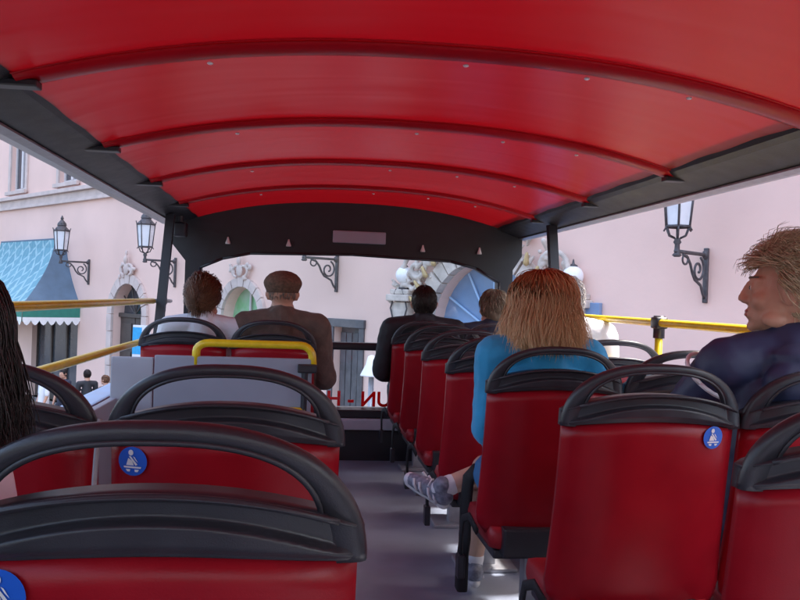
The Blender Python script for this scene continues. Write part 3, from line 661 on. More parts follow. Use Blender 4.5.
def make_seat():
    t = empty('bus_seat')
    bm = NB()
    def xw(s, v): return s*(SW-.006)*(1.0-.02*math.sin(v*math.pi)+.06*(1-v)) * (1 if v > .12 else .86+.14*(v/.12)**.5)
    skin_grid(bm, xw, 14, 18, lambda s, v: .355+(zred(s*SW)-.355)*v, lambda s, v: -.010+.010*min(1, (1-abs(s))/.12), .05)
    obj('seat_back', bm, MAT['seat'], t, True)
    bm = NB()
    def sm(a_, b_, x): x = min(1, max(0, (x-a_)/(b_-a_))); return x*x*(3-2*x)
    def coff(s, v):                     # moulded charcoal cap: plain roll below, scooped crescent above, raised lip on top
        e = min(1, (1-abs(s))/.10)**.5; vs_ = .56-.42*abs(s)**2.4; inn = sm(0, .16, 1-abs(s))
        return e*(.007+.007*sm(0, .22, v)) - inn*.017*sm(vs_-.05, vs_+.06, v)*(1-sm(.86, .95, v)) + .004*sm(.88, .96, v)*e
    skin_grid(bm, lambda s, v: s*SW, 30, 30, lambda s, v: (zred(s*SW)+.002)+(ctop(s*SW)-zred(s*SW)-.002)*v, coff, .048)
    obj('top_cap', bm, MAT['cap'], t, True)
    # moulded loop: flattened bar that widens into the cap's shoulders, with a lip round the opening
    bm = NB(); rings = []; lip = []; n = 14; NP = 56
    def arc(k, ax, az):
        a_ = math.pi*k/NP; ca, sa = math.cos(a_), math.sin(a_)
        return math.copysign(abs(ca)**(2/2.5), ca)*ax, .813+az*abs(sa)**(2/2.1)
    for k in range(NP+1):
        q = abs(math.cos(math.pi*k/NP))
        wi = .0105+.016*q**5
        ox, oz = arc(k, SW+.004, .155)
        p0, p1 = arc(max(k-1, 0), SW+.004, .155), arc(min(k+1, NP), SW+.004, .155)
        tx, tz = p1[0]-p0[0], p1[1]-p0[1]; l_ = math.hypot(tx, tz) or 1; nx, nz = -tz/l_, tx/l_      # in-plane, towards inside
        cx_, cz_ = ox+nx*wi, oz+nz*wi
        cy = rear(cx_, min(cz_, .9))+.012-.05*max(0, cz_-.9)
        rings.append([])
        for j in range(n):
            b_ = 2*math.pi*j/n; cb, sb = math.cos(b_), math.sin(b_)
            f1 = math.copysign(abs(cb)**.7, cb)*wi; f2 = math.copysign(abs(sb)**.7, sb)*.0155
            rings[-1].append(bm.verts.new((cx_+nx*f1, cy+f2, cz_+nz*f1)))
        if .05 < k/NP < .95: lip.append((ox+nx*wi*1.95, cy-.012, oz+nz*wi*1.95))
    for r1, r2 in zip(rings, rings[1:]):
        for j in range(n): bm.faces.new((r1[j], r1[(j+1) % n], r2[(j+1) % n], r2[j]))
    bm.faces.new(rings[0][::-1]); bm.faces.new(rings[-1])
    gh = obj('grab_handle', bm, MAT['cap'], t, True)
    bm = NB(); tube(bm, lip, .0036, 6)
    lw = [(-SW*.86+2*SW*.86*k/24) for k in range(25)]; tube(bm, [(x, rear(x, .89)-.012, ctop(x)-.001) for x in lw], .0040, 6)
    obj('lip', bm, MAT['cap'], gh, True)
    bm = NB(); box(bm, (-.19, .075, .305), (.19, .46, .39), .035)
    for v in bm.verts:
        if v.co.z > .37: v.co.z += -.012*(1-(v.co.x/.2)**2)
    obj('cushion', bm, MAT['cushion'], t, True)
    bm = NB(); box(bm, (-.17, .10, .275), (.17, .44, .304), .008); box(bm, (-.15, .05, .29), (.15, .115, .385), .008); obj('seat_frame', bm, MAT['cap'], t)
    bm = NB(); box(bm, (-.04, .20, .01), (.04, .26, .275), .008); box(bm, (-.12, .14, 0), (.12, .34, .018), .006); obj('pedestal', bm, MAT['legm'], t)
    return t
def add_belt(t, side):
    bm = NB(); x = side*.222
    tube(bm, [(x, .12, .36), (x+side*.012, .19, .39), (x+side*.022, .24, .37), (x+side*.024, .26, .31), (x+side*.022, .26, .24)], .015, 8, .35)
    b = obj('seat_belt', bm, MAT['belt'], t, True)
    bm = NB(); box(bm, (x+side*.022-.012, .235, .165), (x+side*.022+.012, .285, .245), .006); obj('buckle', bm, MAT['black2'], b)
def sticker(t, lx, lz, r_=.0275):
    def P(a, b, off): return (lx+a, rear(lx+a, lz+b)-off, lz+b)
    bm = NB(); n = 28; c = bm.verts.new(P(0, 0, .0045)); rings = [[bm.verts.new(P(r_*q*math.cos(2*math.pi*k/n), r_*q*math.sin(2*math.pi*k/n), .0045)) for k in range(n)] for q in (.5, 1)]
    for k in range(n): bm.faces.new((c, rings[0][k], rings[0][(k+1) % n])); bm.faces.new((rings[0][k], rings[1][k], rings[1][(k+1) % n], rings[0][(k+1) % n]))
    st = obj('sticker', bm, MAT['blue'], t); st['label'] = 'round blue seat belt sticker'
    bm = NB(); q = r_/.0275
    def pol(pts): bm.faces.new([bm.verts.new(P(a*q, b*q, .006)) for a, b in pts])
    pol([(-.003+.0048*math.cos(a), .0165+.0055*math.sin(a)) for a in np.linspace(0, 2*math.pi, 13)[:-1]])          # head
    pol([(-.007, .0095), (-.0035, .010), (.010, -.0055), (.006, -.0075)]); pol([(-.008, .006), (-.0005, .001), (.0030, -.0075), (-.012, -.0075)]); pol([(.001, .0095), (.0045, .008), (.011, -.002), (.0055, .003)])
    pol([(-.017, -.0095), (.017, -.0095), (.016, -.0128), (-.016, -.0128)]); pol([(-.013, -.0150), (-.004, -.0150), (-.005, -.0195), (-.010, -.0195)]); pol([(.004, -.0150), (.013, -.0150), (.010, -.0195), (.005, -.0195)])
    obj('pictogram', bm, MAT['white'], st)
proto = make_seat()
PITCH_Y = .665
LXA, LXW = .092-SW, .092-SW-.455
ROWX = {'L1': -.013, 'R0': .135, 'R1': .048, 'R2': .015}
RXA, RXW = .578+SW, .578+SW+.45
SEATS = {}
rowY = {'R%d' % k: 1.9+PITCH_Y*(k-1) for k in range(0, 7)}; rowY.update(L1=.875, L2=1.58, LF=4.38)
LAB = {
 ('L1', 'a'): 'nearest red bus seat, its wide charcoal handle crossing the lower left',
 ('L1', 'w'): 'red bus seat holding the dark haired passenger at the left edge',
 ('L2', 'a'): 'empty red bus seat with blue sticker in front of the grey guard panel',
 ('L2', 'w'): 'empty red window seat at left, beside the grey strap',
 ('LF', 'a'): 'red bus seat under the man in the flat cap',
 ('LF', 'w'): 'red bus seat under the passenger in white at front left',
 ('R0', 'a'): 'red bus seat cut off by the lower right corner',
 ('R1', 'a'): 'empty red bus seat with blue sticker right of the aisle',
 ('R1', 'w'): 'red bus seat under the woman in the navy jacket',
 ('R2', 'a'): 'red bus seat under the red haired woman in blue',
 ('R2', 'w'): 'empty red window seat in front of the woman in navy',
 ('R3', 'a'): 'empty red aisle seat directly in front of the red haired woman',
 ('R3', 'w'): 'empty red window seat directly behind the grey haired passenger',
 ('R4', 'a'): 'empty red aisle seat, second in front of the red haired woman',
 ('R4', 'w'): 'red bus seat under the grey haired passenger in white',
 ('R5', 'a'): 'empty red aisle seat directly behind the man in black',
 ('R5', 'w'): 'empty red window seat behind the ash blonde front passenger',
 ('R6', 'a'): 'red bus seat under the man in the black jacket, front right',
 ('R6', 'w'): 'red bus seat under the ash blonde passenger at the front right'}
first = True
for row, Y in rowY.items():
    for w_, X in (('a', LXA if row[0] == 'L' else RXA), ('w', LXW if row[0] == 'L' else RXW)):
        if (row, w_) == ('R0', 'w'): continue
        X += ROWX.get(row, 0)
        o = proto if first else dup(proto, (X, Y, 0)); first = False
        o.location = (X, Y, 0); tag(o, LAB[(row, w_)], 'seat', 'red bus seats'); SEATS[(row, w_)] = o
for (row, w_), o in SEATS.items():
    if w_ == 'a': add_belt(o, 1 if row[0] == 'L' else -1)
sticker(SEATS[('L1', 'a')], -.150, .786); sticker(SEATS[('L2', 'a')], -.168, .783); sticker(SEATS[('R1', 'a')], .142, .795)
bm = NB(); tube(bm, [(-.228, .03, .86), (-.228, .01, .80), (-.228, -.004, .72), (-.226, -.004, .62), (-.224, .02, .5), (-.222, .06, .38)], .008, 8, .6); o = obj('shoulder_belt', bm, MAT['greybelt'], SEATS[('L2', 'a')], True)
# ------------------------------------------------------------------ people
def hair_mesh(name, HM, parent, m, N, L, rad, seed, hairline=.35, lift=.02, flow=(0, 0, -1), curl=0.0, droop=1.0, low=-.75, E=(.080, .099, .100), spread=0.0, K=9, jit=.25, crown=(0, -.25, 1), minz=None, side=None, flare=0.0, hug=True, rough=1.0, wave=0.0, ear=False, endz=None, base_prims=None, base_vox=.008):
    rg = np.random.default_rng(seed); E = np.array(E); c0 = np.array((0, -.01, .015)); P = []
    while len(P) < N:
        d = rg.normal(size=(N*2, 3)); d /= np.linalg.norm(d, axis=1)[:, None]
        ok = (d[:, 2] > low) & ~((d[:, 1] > hairline) & (d[:, 2] < .62)) & ~((d[:, 1] > .0) & (d[:, 2] < -.18))
        if ear: ok &= ~((np.abs(d[:, 0]) > .72) & (d[:, 2] < .02) & (d[:, 1] > -.40))
        P = np.array(list(P)+list(d[ok]))[:N] if len(P) else d[ok][:N]
    d = P; p = d*E; pts = [p.copy()]; Ls = L*(1+rg.uniform(-jit, jit, N)); fl = np.array(flow, float); cw = np.array(crown, float); cw /= np.linalg.norm(cw)
    noise = rg.normal(size=(N, 3))*spread; ph = rg.uniform(0, 6.28, N); clump = np.sin(d[:, 0]*17+d[:, 1]*11)[:, None]*.12*spread*np.array((1, 1, 0))
    ez = rg.normal(size=N)*.014
    if endz is not None: Ls = (np.maximum(p[:, 2]-endz, .03)*1.22+.02)*(1+rg.uniform(-jit, jit, N))
    ul = rg.uniform(.15, 1.0, N); cph = np.floor(np.arctan2(d[:, 0], -d[:, 1])*7)*2.4+np.floor(d[:, 2]*3)*1.3+rg.normal(size=N)*.35
    for k in range(K):
        n = p/E**2; n /= np.linalg.norm(n, axis=1)[:, None]
        q = p/E; rad_e = np.linalg.norm(q, axis=1)
        away = q/rad_e[:, None]-cw
        dirv = fl[None]+away*max(0.0, 1.2-k*.15)
        onhead = p[:, 2] > (-.085 if hug else -.005)
        tang = dirv-(np.sum(dirv*n, 1))[:, None]*n
        dv = np.where(onhead[:, None], tang, np.array((0, 0, -1.0))+np.c_[q[:, 0]*flare, q[:, 1]*flare*.4, np.zeros(N)])
        dv = dv/np.maximum(1e-6, np.linalg.norm(dv, axis=1))[:, None] + noise + clump
        if curl: dv = dv+curl*np.c_[np.cos(ph+k*1.6), np.sin(ph+k*1.6), np.sin(ph*2+k)*.5]
        if wave: dv = dv+wave*np.c_[np.sin(cph+k*.62), np.cos(cph*1.7+k*.5)*.7, np.zeros(N)]*min(1, k/4)
        if endz is not None: dv = dv*np.where(p[:, 2]+.015 < endz+ez, .03, 1.0)[:, None]
        p = p+dv*(Ls/K)[:, None]
        q = p/E; rad_e = np.linalg.norm(q, axis=1); need = 1.0+lift*ul*min(1, (k+1)/4)+spread*.25*rough*(k+1)/K*noise[:, 0]/max(spread, 1e-6)
        fix = (rad_e < need) | (onhead & (rad_e > need))
        p = np.where(fix[:, None], p*(need/np.maximum(rad_e, 1e-6))[:, None], p)
        pts.append(p.copy())
    pts = np.stack(pts, 1)+c0                     # N,K+1,3
    tg = np.gradient(pts, axis=1); tg /= np.maximum(1e-7, np.linalg.norm(tg, axis=2))[..., None]
    ref = np.where(np.abs(tg[..., 2:3]) < .9, np.array((0, 0, 1.0)), np.array((1.0, 0, 0)))
    a = np.cross(tg, ref); a /= np.linalg.norm(a, axis=2)[..., None]; b = np.cross(tg, a)
    rads = rad*(1-np.linspace(0, 1, K+1)**2*.8)
    V = np.stack([pts+(a*math.cos(x)+b*math.sin(x))*rads[None, :, None] for x in (0, 2.094, 4.188)], 2)   # N,K+1,3sides,3
    V = V.reshape(-1, 3); idx = np.arange(N*(K+1)*3).reshape(N, K+1, 3); i0 = idx[:, :-1]; i1 = idx[:, 1:]
    Fq = np.stack([np.stack([i0[..., s], i0[..., (s+1) % 3], i1[..., (s+1) % 3], i1[..., s]], -1) for s in range(3)], 2).reshape(-1, 4)
    tint = np.repeat(np.clip(rg.beta(1.6, 2.0, N), 0, 1), (K+1)*3); along = np.tile(np.repeat(np.linspace(0, 1, K+1), 3), N)
    if base_prims:
        bm = NB()
        for pr in base_prims:
            if len(pr) == 2: ell(bm, pr[0], pr[1])
            else: cap(bm, *pr)
        bmsh = remesh(bm, base_vox, 3); nb = len(bmsh.vertices); co = np.empty(nb*3); bmsh.vertices.foreach_get('co', co); co = co.reshape(-1, 3)
        off = len(V); V = np.vstack([V, co]); tint = np.r_[tint, np.full(nb, .35)]; zr = co[:, 2]; along = np.r_[along, np.clip((.1-zr)/max(L, .05), 0, 1)]
        bf = [tuple(v+off for v in pl.vertices) for pl in bmsh.polygons]; bpy.data.meshes.remove(bmsh)
    else: bf = []
    HMn = np.array(HM); V = V @ HMn[:3, :3].T + HMn[:3, 3]
    me = bpy.data.meshes.new(name); me.from_pydata(V.tolist(), [], Fq.tolist()+bf)
    for nm, arr in (('tint', tint), ('along', along)):
        at = me.attributes.new(nm, 'FLOAT', 'POINT'); at.data.foreach_set('value', arr.astype(np.float32))
    return link(name, me, m, parent, True)

def head_prims(bm, HM, fine=True):
    E = lambda c, r: ell(bm, c, r, HM); K = lambda a, ra, b, rb: cap(bm, a, ra, b, rb, HM)
    E((0, -.012, .018), (.073, .092, .090)); E((0, .030, -.022), (.0605, .060, .085)); E((0, .040, -.072), (.047, .047, .038)); E((0, .072, -.098), (.021, .018, .015))
    K((0, .090, .012), .0085, (0, .1065, -.027), .0100)
    for s in (-1, 1):
        E((s*.010, .098, -.033), (.009, .010, .008)); E((s*.036, .062, -.030), (.024, .024, .024)); K((s*.012, .084, .026), .0075, (s*.045, .070, .022), .009)
        E((s*.075, -.004, -.012), (.009, .019, .031)); E((s*.084, -.010, -.004), (.008, .014, .022)); E((s*.052, .028, -.078), (.014, .03, .02))
        E((s*.031, .078, .003), (.017, .012, .012))
    K((-.017, .089, -.059), .0065, (.017, .089, -.059), .0065); K((-.015, .088, -.069), .0075, (.015, .088, -.069), .0075)
    K((0, -.018, -.06), .053, (0, -.045, -.20), .060)
def hand(bm, wrist, d, up, side):
    """palm plus five bent fingers; d points along the hand, up out of its back"""
    d = Vector(d).normalized(); up = Vector(up); up = (up-d*up.dot(d)).normalized(); lat = d.cross(up)*side; w0 = Vector(wrist)
    for k in range(4): cap(bm, w0+d*.01+lat*(.0-.006+.008*k-.006), .014, w0+d*.085+lat*(-.030+.020*k), .0125)
    for k, ln_ in enumerate((.062, .074, .070, .055)):
        a = w0+d*.085+lat*(.030-.020*k); b = a+(d*.85-up*.25).normalized()*ln_*.5; c = b+(d*.45-up*.85).normalized()*ln_*.5
        cap(bm, a, .0095, b, .0088); cap(bm, b, .0088, c, .0072)
    a = w0+d*.025+lat*.026; b = a+(d*.6+lat*.75-up*.2).normalized()*.042; c = b+(d*.9+lat*.15-up*.3).normalized()*.032
    cap(bm, a, .0125, b, .0105); cap(bm, b, .0105, c, .0085)
def shoe(parent, ank, d, m=None, up=(0, 0, 1), k=1.0):
    d = Vector(d).normalized(); upv = Vector(up); upv = (upv-d*upv.dot(d)).normalized(); a = Vector(ank)
    lt = d.cross(upv); P = lambda f, u_, l_=0: a+d*f*k+upv*u_*k+lt*l_*k
    bm = NB(); cap(bm, P(-.025, -.025), .038*k, P(.08, -.035), .036*k); cap(bm, P(.08, -.036), .037*k, P(.150, -.050), .027*k); cap(bm, P(0, -.02), .040*k, P(-.004, .018), .038*k)
    s = link('shoe', remesh(bm, .006, 2), m or MAT['blackshoe'], parent)
    bm = NB(); cap(bm, P(-.03, -.060), .024*k, P(.06, -.060), .024*k); cap(bm, P(.06, -.060), .027*k, P(.150, -.064), .025*k)
    o = link('sole', remesh(bm, .006, 1), MAT['sole'] if m else MAT['belt'], s)
    if m:
        bm = NB()
        for q in range(5):
            f = .030+.020*q; u_ = .022-.011*q; tube(bm, [P(f-.006, u_-.016, -.026), P(f, u_, 0), P(f+.006, u_-.016, .026)], .0035*k, 6)
        obj('lace', bm, MAT['piping'], s, True)
        bm = NB()
        for sg_ in (-1, 1):
            for f in (-.02, .01, .055, .085): tube(bm, [P(f, -.048, sg_*.037), P(f+.018, -.028, sg_*.0385), P(f+.030, -.008, sg_*.030)], .0055*k, 6)
        ell(bm, P(.150, -.052), .0285*k); obj('overlay', bm, MAT['piping'], s, True)
    return s
def person(label, loc, top, yaw=0.0, head_yaw=0.0, head_pitch=0.0, head_off=(0, 0, 0), shirt='darkjkt', legs='jeans', skin='skin', vox=.010, wide=1.0, bulk=1.0, collar=None, pose=None, lean=0.0, sleeve_short=False, hood=False, group='seated passengers'):
    t = empty('person', loc, yaw, label, 'person', group)
    hc = Vector((head_off[0], .19+lean+head_off[1], top-.110+head_off[2]))
    HM = Matrix.Translation(hc) @ Euler((R(head_pitch), 0, R(head_yaw))).to_matrix().to_4x4()
    sz = top-.285; shw = .175*wide
    J = dict(pel=Vector((0, .22, .52)), sh=[Vector((s*shw, .185+lean*.8, sz)) for s in (-1, 1)], el=[Vector((s*(shw+.055), .20+lean*.4, sz-.27)) for s in (-1, 1)], wr=[Vector((s*.12, .42, .585)) for s in (-1, 1)],
             hip=[Vector((s*.09, .22, .50)) for s in (-1, 1)], kn=[Vector((s*.115, .575, .50)) for s in (-1, 1)], an=[Vector((s*.115, .56, .095)) for s in (-1, 1)], toe=[Vector((s*.03, 1, 0)) for s in (-1, 1)])
    if pose: pose(J)
    nb = Vector((0, .165+lean*.8, sz+.045))
    bm = NB(); head_prims(bm, HM)
    cap(bm, HM @ Vector((0, -.03, -.14)), .056, nb, .062)
    cap(bm, nb, .07, Vector((0, .19, sz-.15)), .10); cap(bm, (0, .19, sz-.15), .105, J['pel'], .11)
    for i, s in enumerate((-1, 1)):
        cap(bm, nb, .055, J['sh'][i], .050); cap(bm, J['sh'][i], .048, J['el'][i], .040); cap(bm, J['el'][i], .040, J['wr'][i], .026)
        dv = Vector((-s*.05, .9, -.12)); hand(bm, J['wr'][i], dv, (0, 0, 1), -s)
        cap(bm, J['pel'], .10, J['hip'][i], .085); cap(bm, J['hip'][i], .078, J['kn'][i], .053)
        sh_m = J['kn'][i].lerp(J['an'][i], .35); cap(bm, J['kn'][i], .050, sh_m, .053); cap(bm, sh_m, .053, J['an'][i], .034)
    body = link('body', remesh(bm, vox, 3), MAT[skin], t)
    for s in (-1, 1):
        bm = NB(); ell(bm, (s*.031, .0790, .002), (.0115, .0115, .0085), HM, 12, 8); e = obj('eye', bm, MAT['eyew'], t, True)
        bm = NB(); ell(bm, (s*.031, .0890, .002), (.0050, .0022, .0050), HM, 10, 6); obj('iris', bm, MAT['iris'], e, True)
    # upper garment
    bm = NB(); k = bulk
    cap(bm, nb+Vector((0, -.005, -.02)), .078*k, Vector((0, .19, sz-.14)), .125*k)
    for s in (-1, 1):
        cap(bm, (s*.07*wide, .185+lean*.6, sz-.10), .105*k, (s*.065, .215, .56), .115*k)
    for i, s in enumerate((-1, 1)):
        cap(bm, nb+Vector((0, 0, -.01)), .066*k, J['sh'][i], .068*k); cap(bm, J['sh'][i], .070*k, J['el'][i], .056*k)
        if not sleeve_short: cap(bm, J['el'][i], .056*k, J['wr'][i], .039*k)
    if hood:
        ell(bm, (0, .085, sz-.035), (.12, .05, .075)); ell(bm, (0, .105, sz+.03), (.105, .065, .035))
    if collar: cap(bm, HM @ Vector((0, -.045, -.155)), .066*collar, nb, .080*k)
    else: cap(bm, HM @ Vector((0, -.045, -.185)), .062, nb, .078)
    up = link('upper_garment', remesh(bm, max(vox, .008), 3, .022), MAT[shirt], t)
    bm = NB()
    for i, s in enumerate((-1, 1)):
        cap(bm, J['pel'], .115, J['hip'][i], .10)
        if legs == 'shorts': cap(bm, J['hip'][i], .096, J['hip'][i].lerp(J['kn'][i], .62), .076)
        else:
            cap(bm, J['hip'][i], .092, J['kn'][i], .066); cap(bm, J['kn'][i], .066, J['an'][i]+Vector((0, 0, .02)), .052)
    link('trousers' if legs != 'shorts' else 'shorts', remesh(bm, max(vox, .010), 2, .010), MAT[legs], t)
    for i in range(2):
        if legs == 'shorts': continue
        shoe(t, J['an'][i], J['toe'][i])
    return t, HM, J, up
skull = [((0, -.012, .020), (.0775, .0965, .0945))]
def seatloc(k): return (SEATS[k].location.x, SEATS[k].location.y, 0)
def off(k, dx=0, dy=0): l = seatloc(k); return (l[0]+dx, l[1]+dy, 0)

# woman in navy, profile to the left
def pz(J): J['el'][0] = Vector((-.235, .32, .80)); J['wr'][0] = Vector((-.12, .52, .64))
t, HM, J, up = person('woman in navy jacket with white piping, short streaked blonde hair, looking left', off(('R1', 'w'), -.035, -.02), 1.247, head_yaw=64, head_pitch=2, shirt='navy', skin='skin', vox=.006, wide=.98, bulk=1.02, collar=1.05, pose=pz, hood=True, head_off=(-.012, 0, .018))
base = [((0, -.020, .024), (.0765, .089, .0925)), ((0, -.06, -.03), (.062, .05, .075)), ((0, -.03, .08), (.062, .068, .045))]
hair_mesh('hair', HM, t, HAIR['streak'], 8000, .075, .0011, 11, hairline=.40, lift=.52, spread=.15, low=-.95, flow=(0, -.70, -.38), K=7, jit=.45, curl=.16, rough=2.0, ear=True, crown=(0, .65, .75), base_prims=base)
hair_mesh('fringe', HM, t, HAIR['streak'], 900, .048, .0011, 12, hairline=.8, lift=.42, spread=.22, low=.45, flow=(.25, .1, .45), K=7, jit=.4, crown=(0, -.6, .7))
bm = NB(); cap(bm, (-.016, .0905, -.0595), .0048, (.016, .0905, -.0595), .0048, HM); cap(bm, (-.014, .0905, -.068), .0055, (.014, .0905, -.068), .0055, HM); obj('lips', bm, MAT['lip'], t, True)
bm = NB(); cap(bm, (-.017, .088, .029), .0035, (-.046, .072, .029), .003, HM); cap(bm, (.017, .088, .029), .0035, (.046, .072, .029), .003, HM); obj('eyebrow', bm, MAT['brown'], t, True)
bm = NB(); a = J['sh'][0]; e = J['el'][0]; wv = J['wr'][0]; ax, ay = frame_axes(e-a); q0 = a.lerp(e, .12)
tube(bm, [a.lerp(e, .22)+(ax*math.cos(b)+ay*math.sin(b))*.081 for b in np.linspace(-.3, 6.0, 26)], .006, 6)
tube(bm, [a.lerp(e, f)+(ax*math.cos(b_)+ay*math.sin(b_))*(.083-.012*f) for f, b_ in zip(np.linspace(.24, .95, 14), np.linspace(3.5, 4.1, 14))], .006, 6)
obj('piping', bm, MAT['piping'], up, True)
# red haired woman, one ankle across the other knee and into the aisle
def pc(J):
    J['kn'][0] = Vector((-.085, .585, .47)); J['an'][0] = Vector((-.115, .60, .10)); J['kn'][1] = Vector((.19, .56, .56)); J['an'][1] = Vector((-.262, .53, .405)); J['wr'][0] = Vector((.0, .40, .60)); J['el'][0] = Vector((-.165, .21, .68))
    J['hip'][1] = Vector((.09, .22, .50))
t, HM, J, up = person('red blonde haired woman in bright blue top, one ankle crossed into the aisle', off(('R2', 'a'), -.012), 1.205, shirt='bluetop', legs='shorts', skin='skin2', vox=.007, wide=.90, pose=pc, head_yaw=4)
base = skull + [((0, -.04, -.03), (.094, .066, .08)), ((.0, -.03, .03), (.094, .085, .080))]
hair_mesh('hair', HM, t, HAIR['redblond'], 11000, .205, .0012, 21, E=(.088, .100, .100), hairline=.45, lift=.36, spread=.085, wave=.30, endz=-.125, low=-.55, K=11, jit=.13, flare=.02, hug=False, crown=(0, .25, 1), base_prims=base)
shoe(t, J['an'][0], (-.1, 1, 0), MAT['shoe'], k=.95); s2 = shoe(t, J['an'][1], (-.62, .55, .34), MAT['shoe'], up=(-.05, -.35, .9), k=.92)
for i in range(2):
    bm = NB(); a = J['an'][i]; b = a.lerp(J['kn'][i], .09); cap(bm, a, .037, b, .040); link('sock', remesh(bm, .007, 2), MAT['piping'], t)
bm = NB(); tube(bm, [(-.15, .42, .50), (-.175, .45, .46), (-.180, .46, .36), (-.178, .46, .24), (-.185, .46, .17)], .026, 10, .4); box(bm, (-.205, .435, .05), (-.165, .495, .18), .010)
o = obj('bag_strap', bm, MAT['belt'], None, True); o.location = t.location; tag(o, 'wide black strap hanging beside the red haired woman into the aisle', 'strap')

# man in the flat cap
t, HM, J, up = person('man in brown coat and brown flat cap seen from behind', off(('LF', 'a'), .035), 1.215, shirt='brown', wide=1.06, bulk=1.10, collar=1.05, skin='skin')
hair_mesh('hair', HM, t, HAIR['greybrown'], 420, .018, .0022, 31, E=(.0745, .0935, .092), hairline=.1, lift=.02, low=-.38, K=4)
bm = NB(); lathe(bm, [(.074, .006), (.084, .004), (.086, .010), (.090, .022), (.098, .038), (.102, .052), (.100, .066), (.089, .086), (.070, .104), (.044, .116), (.02, .121), (.003, .122)], 28, (0, 0, 0), 1, 1.16)
for v in bm.verts: v.co.y -= .008; v.co.z -= .14*max(0, v.co.y-.03); v.co = HM @ v.co
fcap = obj('flat_cap', bm, MAT['browncap'], t, True)
bm = NB(); n = 14; A = []; B = []
for k in range(n+1):
    a = math.pi*k/n; A.append(bm.verts.new(HM @ Vector((.080*math.cos(a), .055+.045*math.sin(a), .030)))); B.append(bm.verts.new(HM @ Vector((.085*math.cos(a), .060+.095*math.sin(a), .018-.012*math.sin(a)))))
for k in range(n): bm.faces.new((A[k], A[k+1], B[k+1], B[k]))
bmesh.ops.solidify(bm, geom=bm.faces[:], thickness=.006); obj('brim', bm, MAT['browncap'], fcap)

# passenger in white, front left window
t, HM, J, up = person('passenger with pinned brown hair and white shirt at the front left window', off(('LF', 'w'), .08), 1.185, shirt='whitesh', skin='skin2', head_yaw=-14, wide=.95)
base = [((0, -.012, .018), (.0755, .0945, .0925))]
hair_mesh('hair', HM, t, HAIR['brown'], 3200, .085, .0019, 41, hairline=.42, lift=.26, spread=.18, low=-.75, flow=(0, -.9, .15), K=7, curl=.25, base_prims=base)

# man in black, front right aisle
t, HM, J, up = person('man in black jacket with short dark hair at the front right aisle', off(('R6', 'a'), -.005), 1.185, shirt='darkjkt', wide=1.15, bulk=1.15, collar=1.0, skin='skin')
hair_mesh('hair', HM, t, HAIR['short'], 2200, .022, .0020, 51, hairline=.45, lift=.04, low=-.72, spread=.1, K=4, base_prims=[((0, -.014, .018), (.0745, .094, .091))])
bm = NB(); tube(bm, [HM @ Vector((.064*math.cos(a), -.025+.064*math.sin(a)-.012, -.148+.012*math.sin(a))) for a in np.linspace(0, 2*math.pi, 20)], .010, 8); obj('shirt_collar', bm, MAT['whitesh'], up, True)

# ash blonde, front right window
t, HM, J, up = person('ash blonde passenger with short wavy hair at the front right window', off(('R6', 'w'), .0), 1.175, shirt='jeans', skin='skin2', head_yaw=28)
base = skull + [((0, -.05, -.03), (.075, .055, .075))]
hair_mesh('hair', HM, t, HAIR['ashblond'], 1300, .10, .0028, 61, hairline=.38, lift=.14, spread=.18, low=-.9, K=8, curl=.30, base_prims=base)

# grey haired passenger in white
t, HM, J, up = person('grey haired passenger in white jacket half hidden behind the red haired woman', off(('R4', 'w'), .055), 1.235, shirt='whitesh', skin='skin2', wide=1.1, bulk=1.08, head_yaw=-8)
base = skull + [((0, -.045, -.02), (.08, .06, .075))]
hair_mesh('hair', HM, t, HAIR['grey'], 1500, .085, .0026, 71, hairline=.35, lift=.2, spread=.2, low=-.85, K=8, curl=.5, base_prims=base)

# dark haired passenger at the left edge
t, HM, J, up = person('passenger with long dark hair and pale lilac shirt at the left edge', off(('L1', 'w'), .035, .04), 1.130, shirt='pinksh', skin='skin2', vox=.007, head_yaw=18, head_off=(.105, .02, 0), wide=.85)
base = skull + [((0, -.03, -.02), (.088, .075, .08))]
hair_mesh('hair', HM, t, HAIR['darkbrown'], 7000, .14, .0012, 81, endz=-.10, hairline=.42, lift=.22, spread=.07, wave=.2, low=-.6, K=14, jit=.25, flare=.05, hug=False, curl=.05, base_prims=base)

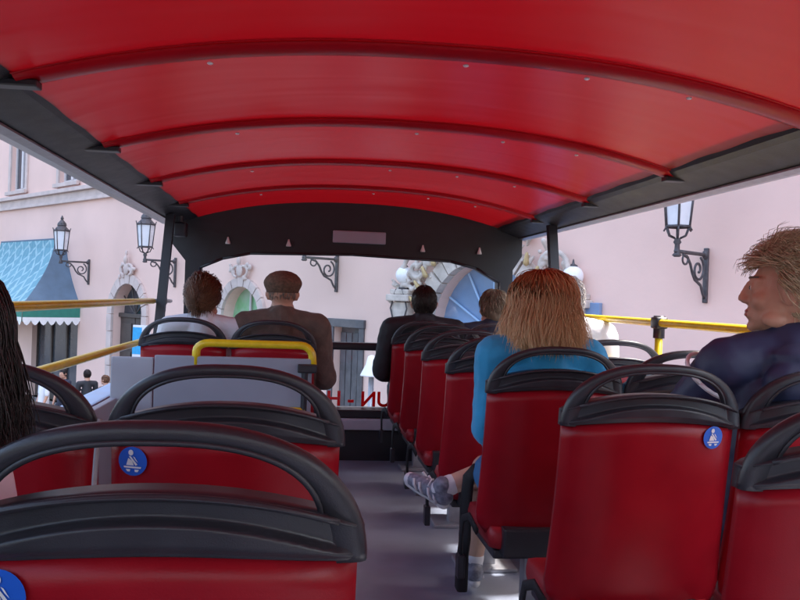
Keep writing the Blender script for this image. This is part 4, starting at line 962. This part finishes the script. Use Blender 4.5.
# ------------------------------------------------------------------ pedestrians by the shop
def walker(px, D, h, label, shirt, legs, hairm, yaw, seed, skin='skin'):
    t = empty('person', ground_at(px, D)+Vector((0, 0, GZ+.0)), yaw, label, 'person', 'pedestrians by the shop')
    s = h/1.72; bm = NB(); HM = Matrix.Translation((0, 0, h-.112)) @ Matrix.Scale(1, 4)
    head_prims(bm, HM)
    sh = h-.30; hp = h*.5
    cap(bm, (0, -.03, sh+.04), .06, (0, -.01, sh-.2), .10); cap(bm, (0, -.01, sh-.2), .10, (0, 0, hp), .11)
    for q in (-1, 1):
        cap(bm, (0, -.02, sh+.02), .05, (q*.17, -.01, sh-.01), .05); cap(bm, (q*.17, -.01, sh-.01), .046, (q*.21, .0, sh-.30), .038); cap(bm, (q*.21, 0, sh-.30), .038, (q*.20, .08, sh-.53), .026)
        hand(bm, (q*.20, .08, sh-.54), (0, .15, -1), (q, 0, 0), 1)
        cap(bm, (0, 0, hp), .1, (q*.08, 0, hp-.04), .09); cap(bm, (q*.085, 0, hp-.04), .08, (q*.09, q*.07, hp*.52), .055); cap(bm, (q*.09, q*.07, hp*.52), .052, (q*.09, q*.12-.03, .09), .034); cap(bm, (q*.09, q*.12-.04, .05), .04, (q*.10, q*.12+.11, .04), .032)
    link('body', remesh(bm, .014, 3), MAT[skin], t)
    bm = NB(); cap(bm, (0, -.03, sh+.02), .075, (0, -.01, sh-.2), .12); cap(bm, (0, -.01, sh-.2), .12, (0, 0, hp), .125)
    for q in (-1, 1): cap(bm, (0, -.02, sh), .065, (q*.17, -.01, sh-.01), .065); cap(bm, (q*.17, -.01, sh-.01), .062, (q*.21, .0, sh-.28), .052)
    link('shirt', remesh(bm, .016, 3), MAT[shirt], t)
    bm = NB()
    for q in (-1, 1): cap(bm, (0, 0, hp), .115, (q*.085, 0, hp-.06), .10); cap(bm, (q*.085, 0, hp-.06), .09, (q*.09, q*.07, hp*.52), .066); cap(bm, (q*.09, q*.07, hp*.52), .064, (q*.09, q*.12-.03, .12), .05)
    link('trousers', remesh(bm, .016, 2), MAT[legs], t)
    hair_mesh('hair', HM, t, HAIR[hairm], 300, .06, .005, seed, lift=.05, K=4, base_prims=skull, base_vox=.012)
    return t
walker(47, 19.2, 1.70, 'pedestrian in a white shirt below the awning, leftmost on the pavement', 'whitesh', 'jeans', 'brown', 2.2, 91)
walker(66, 20.0, 1.62, 'pedestrian in a dark top between the white shirt and the brown top', 'jeans', 'jeans', 'darkbrown', 2.6, 92)
walker(90, 18.6, 1.76, 'tall pedestrian in black seen through the left window gap', 'darkjkt', 'jeans', 'darkbrown', .4, 93)
walker(108, 19.6, 1.55, 'short pedestrian in a brown top walking near the arched door', 'brown', 'jeans', 'brown', 1.2, 94)
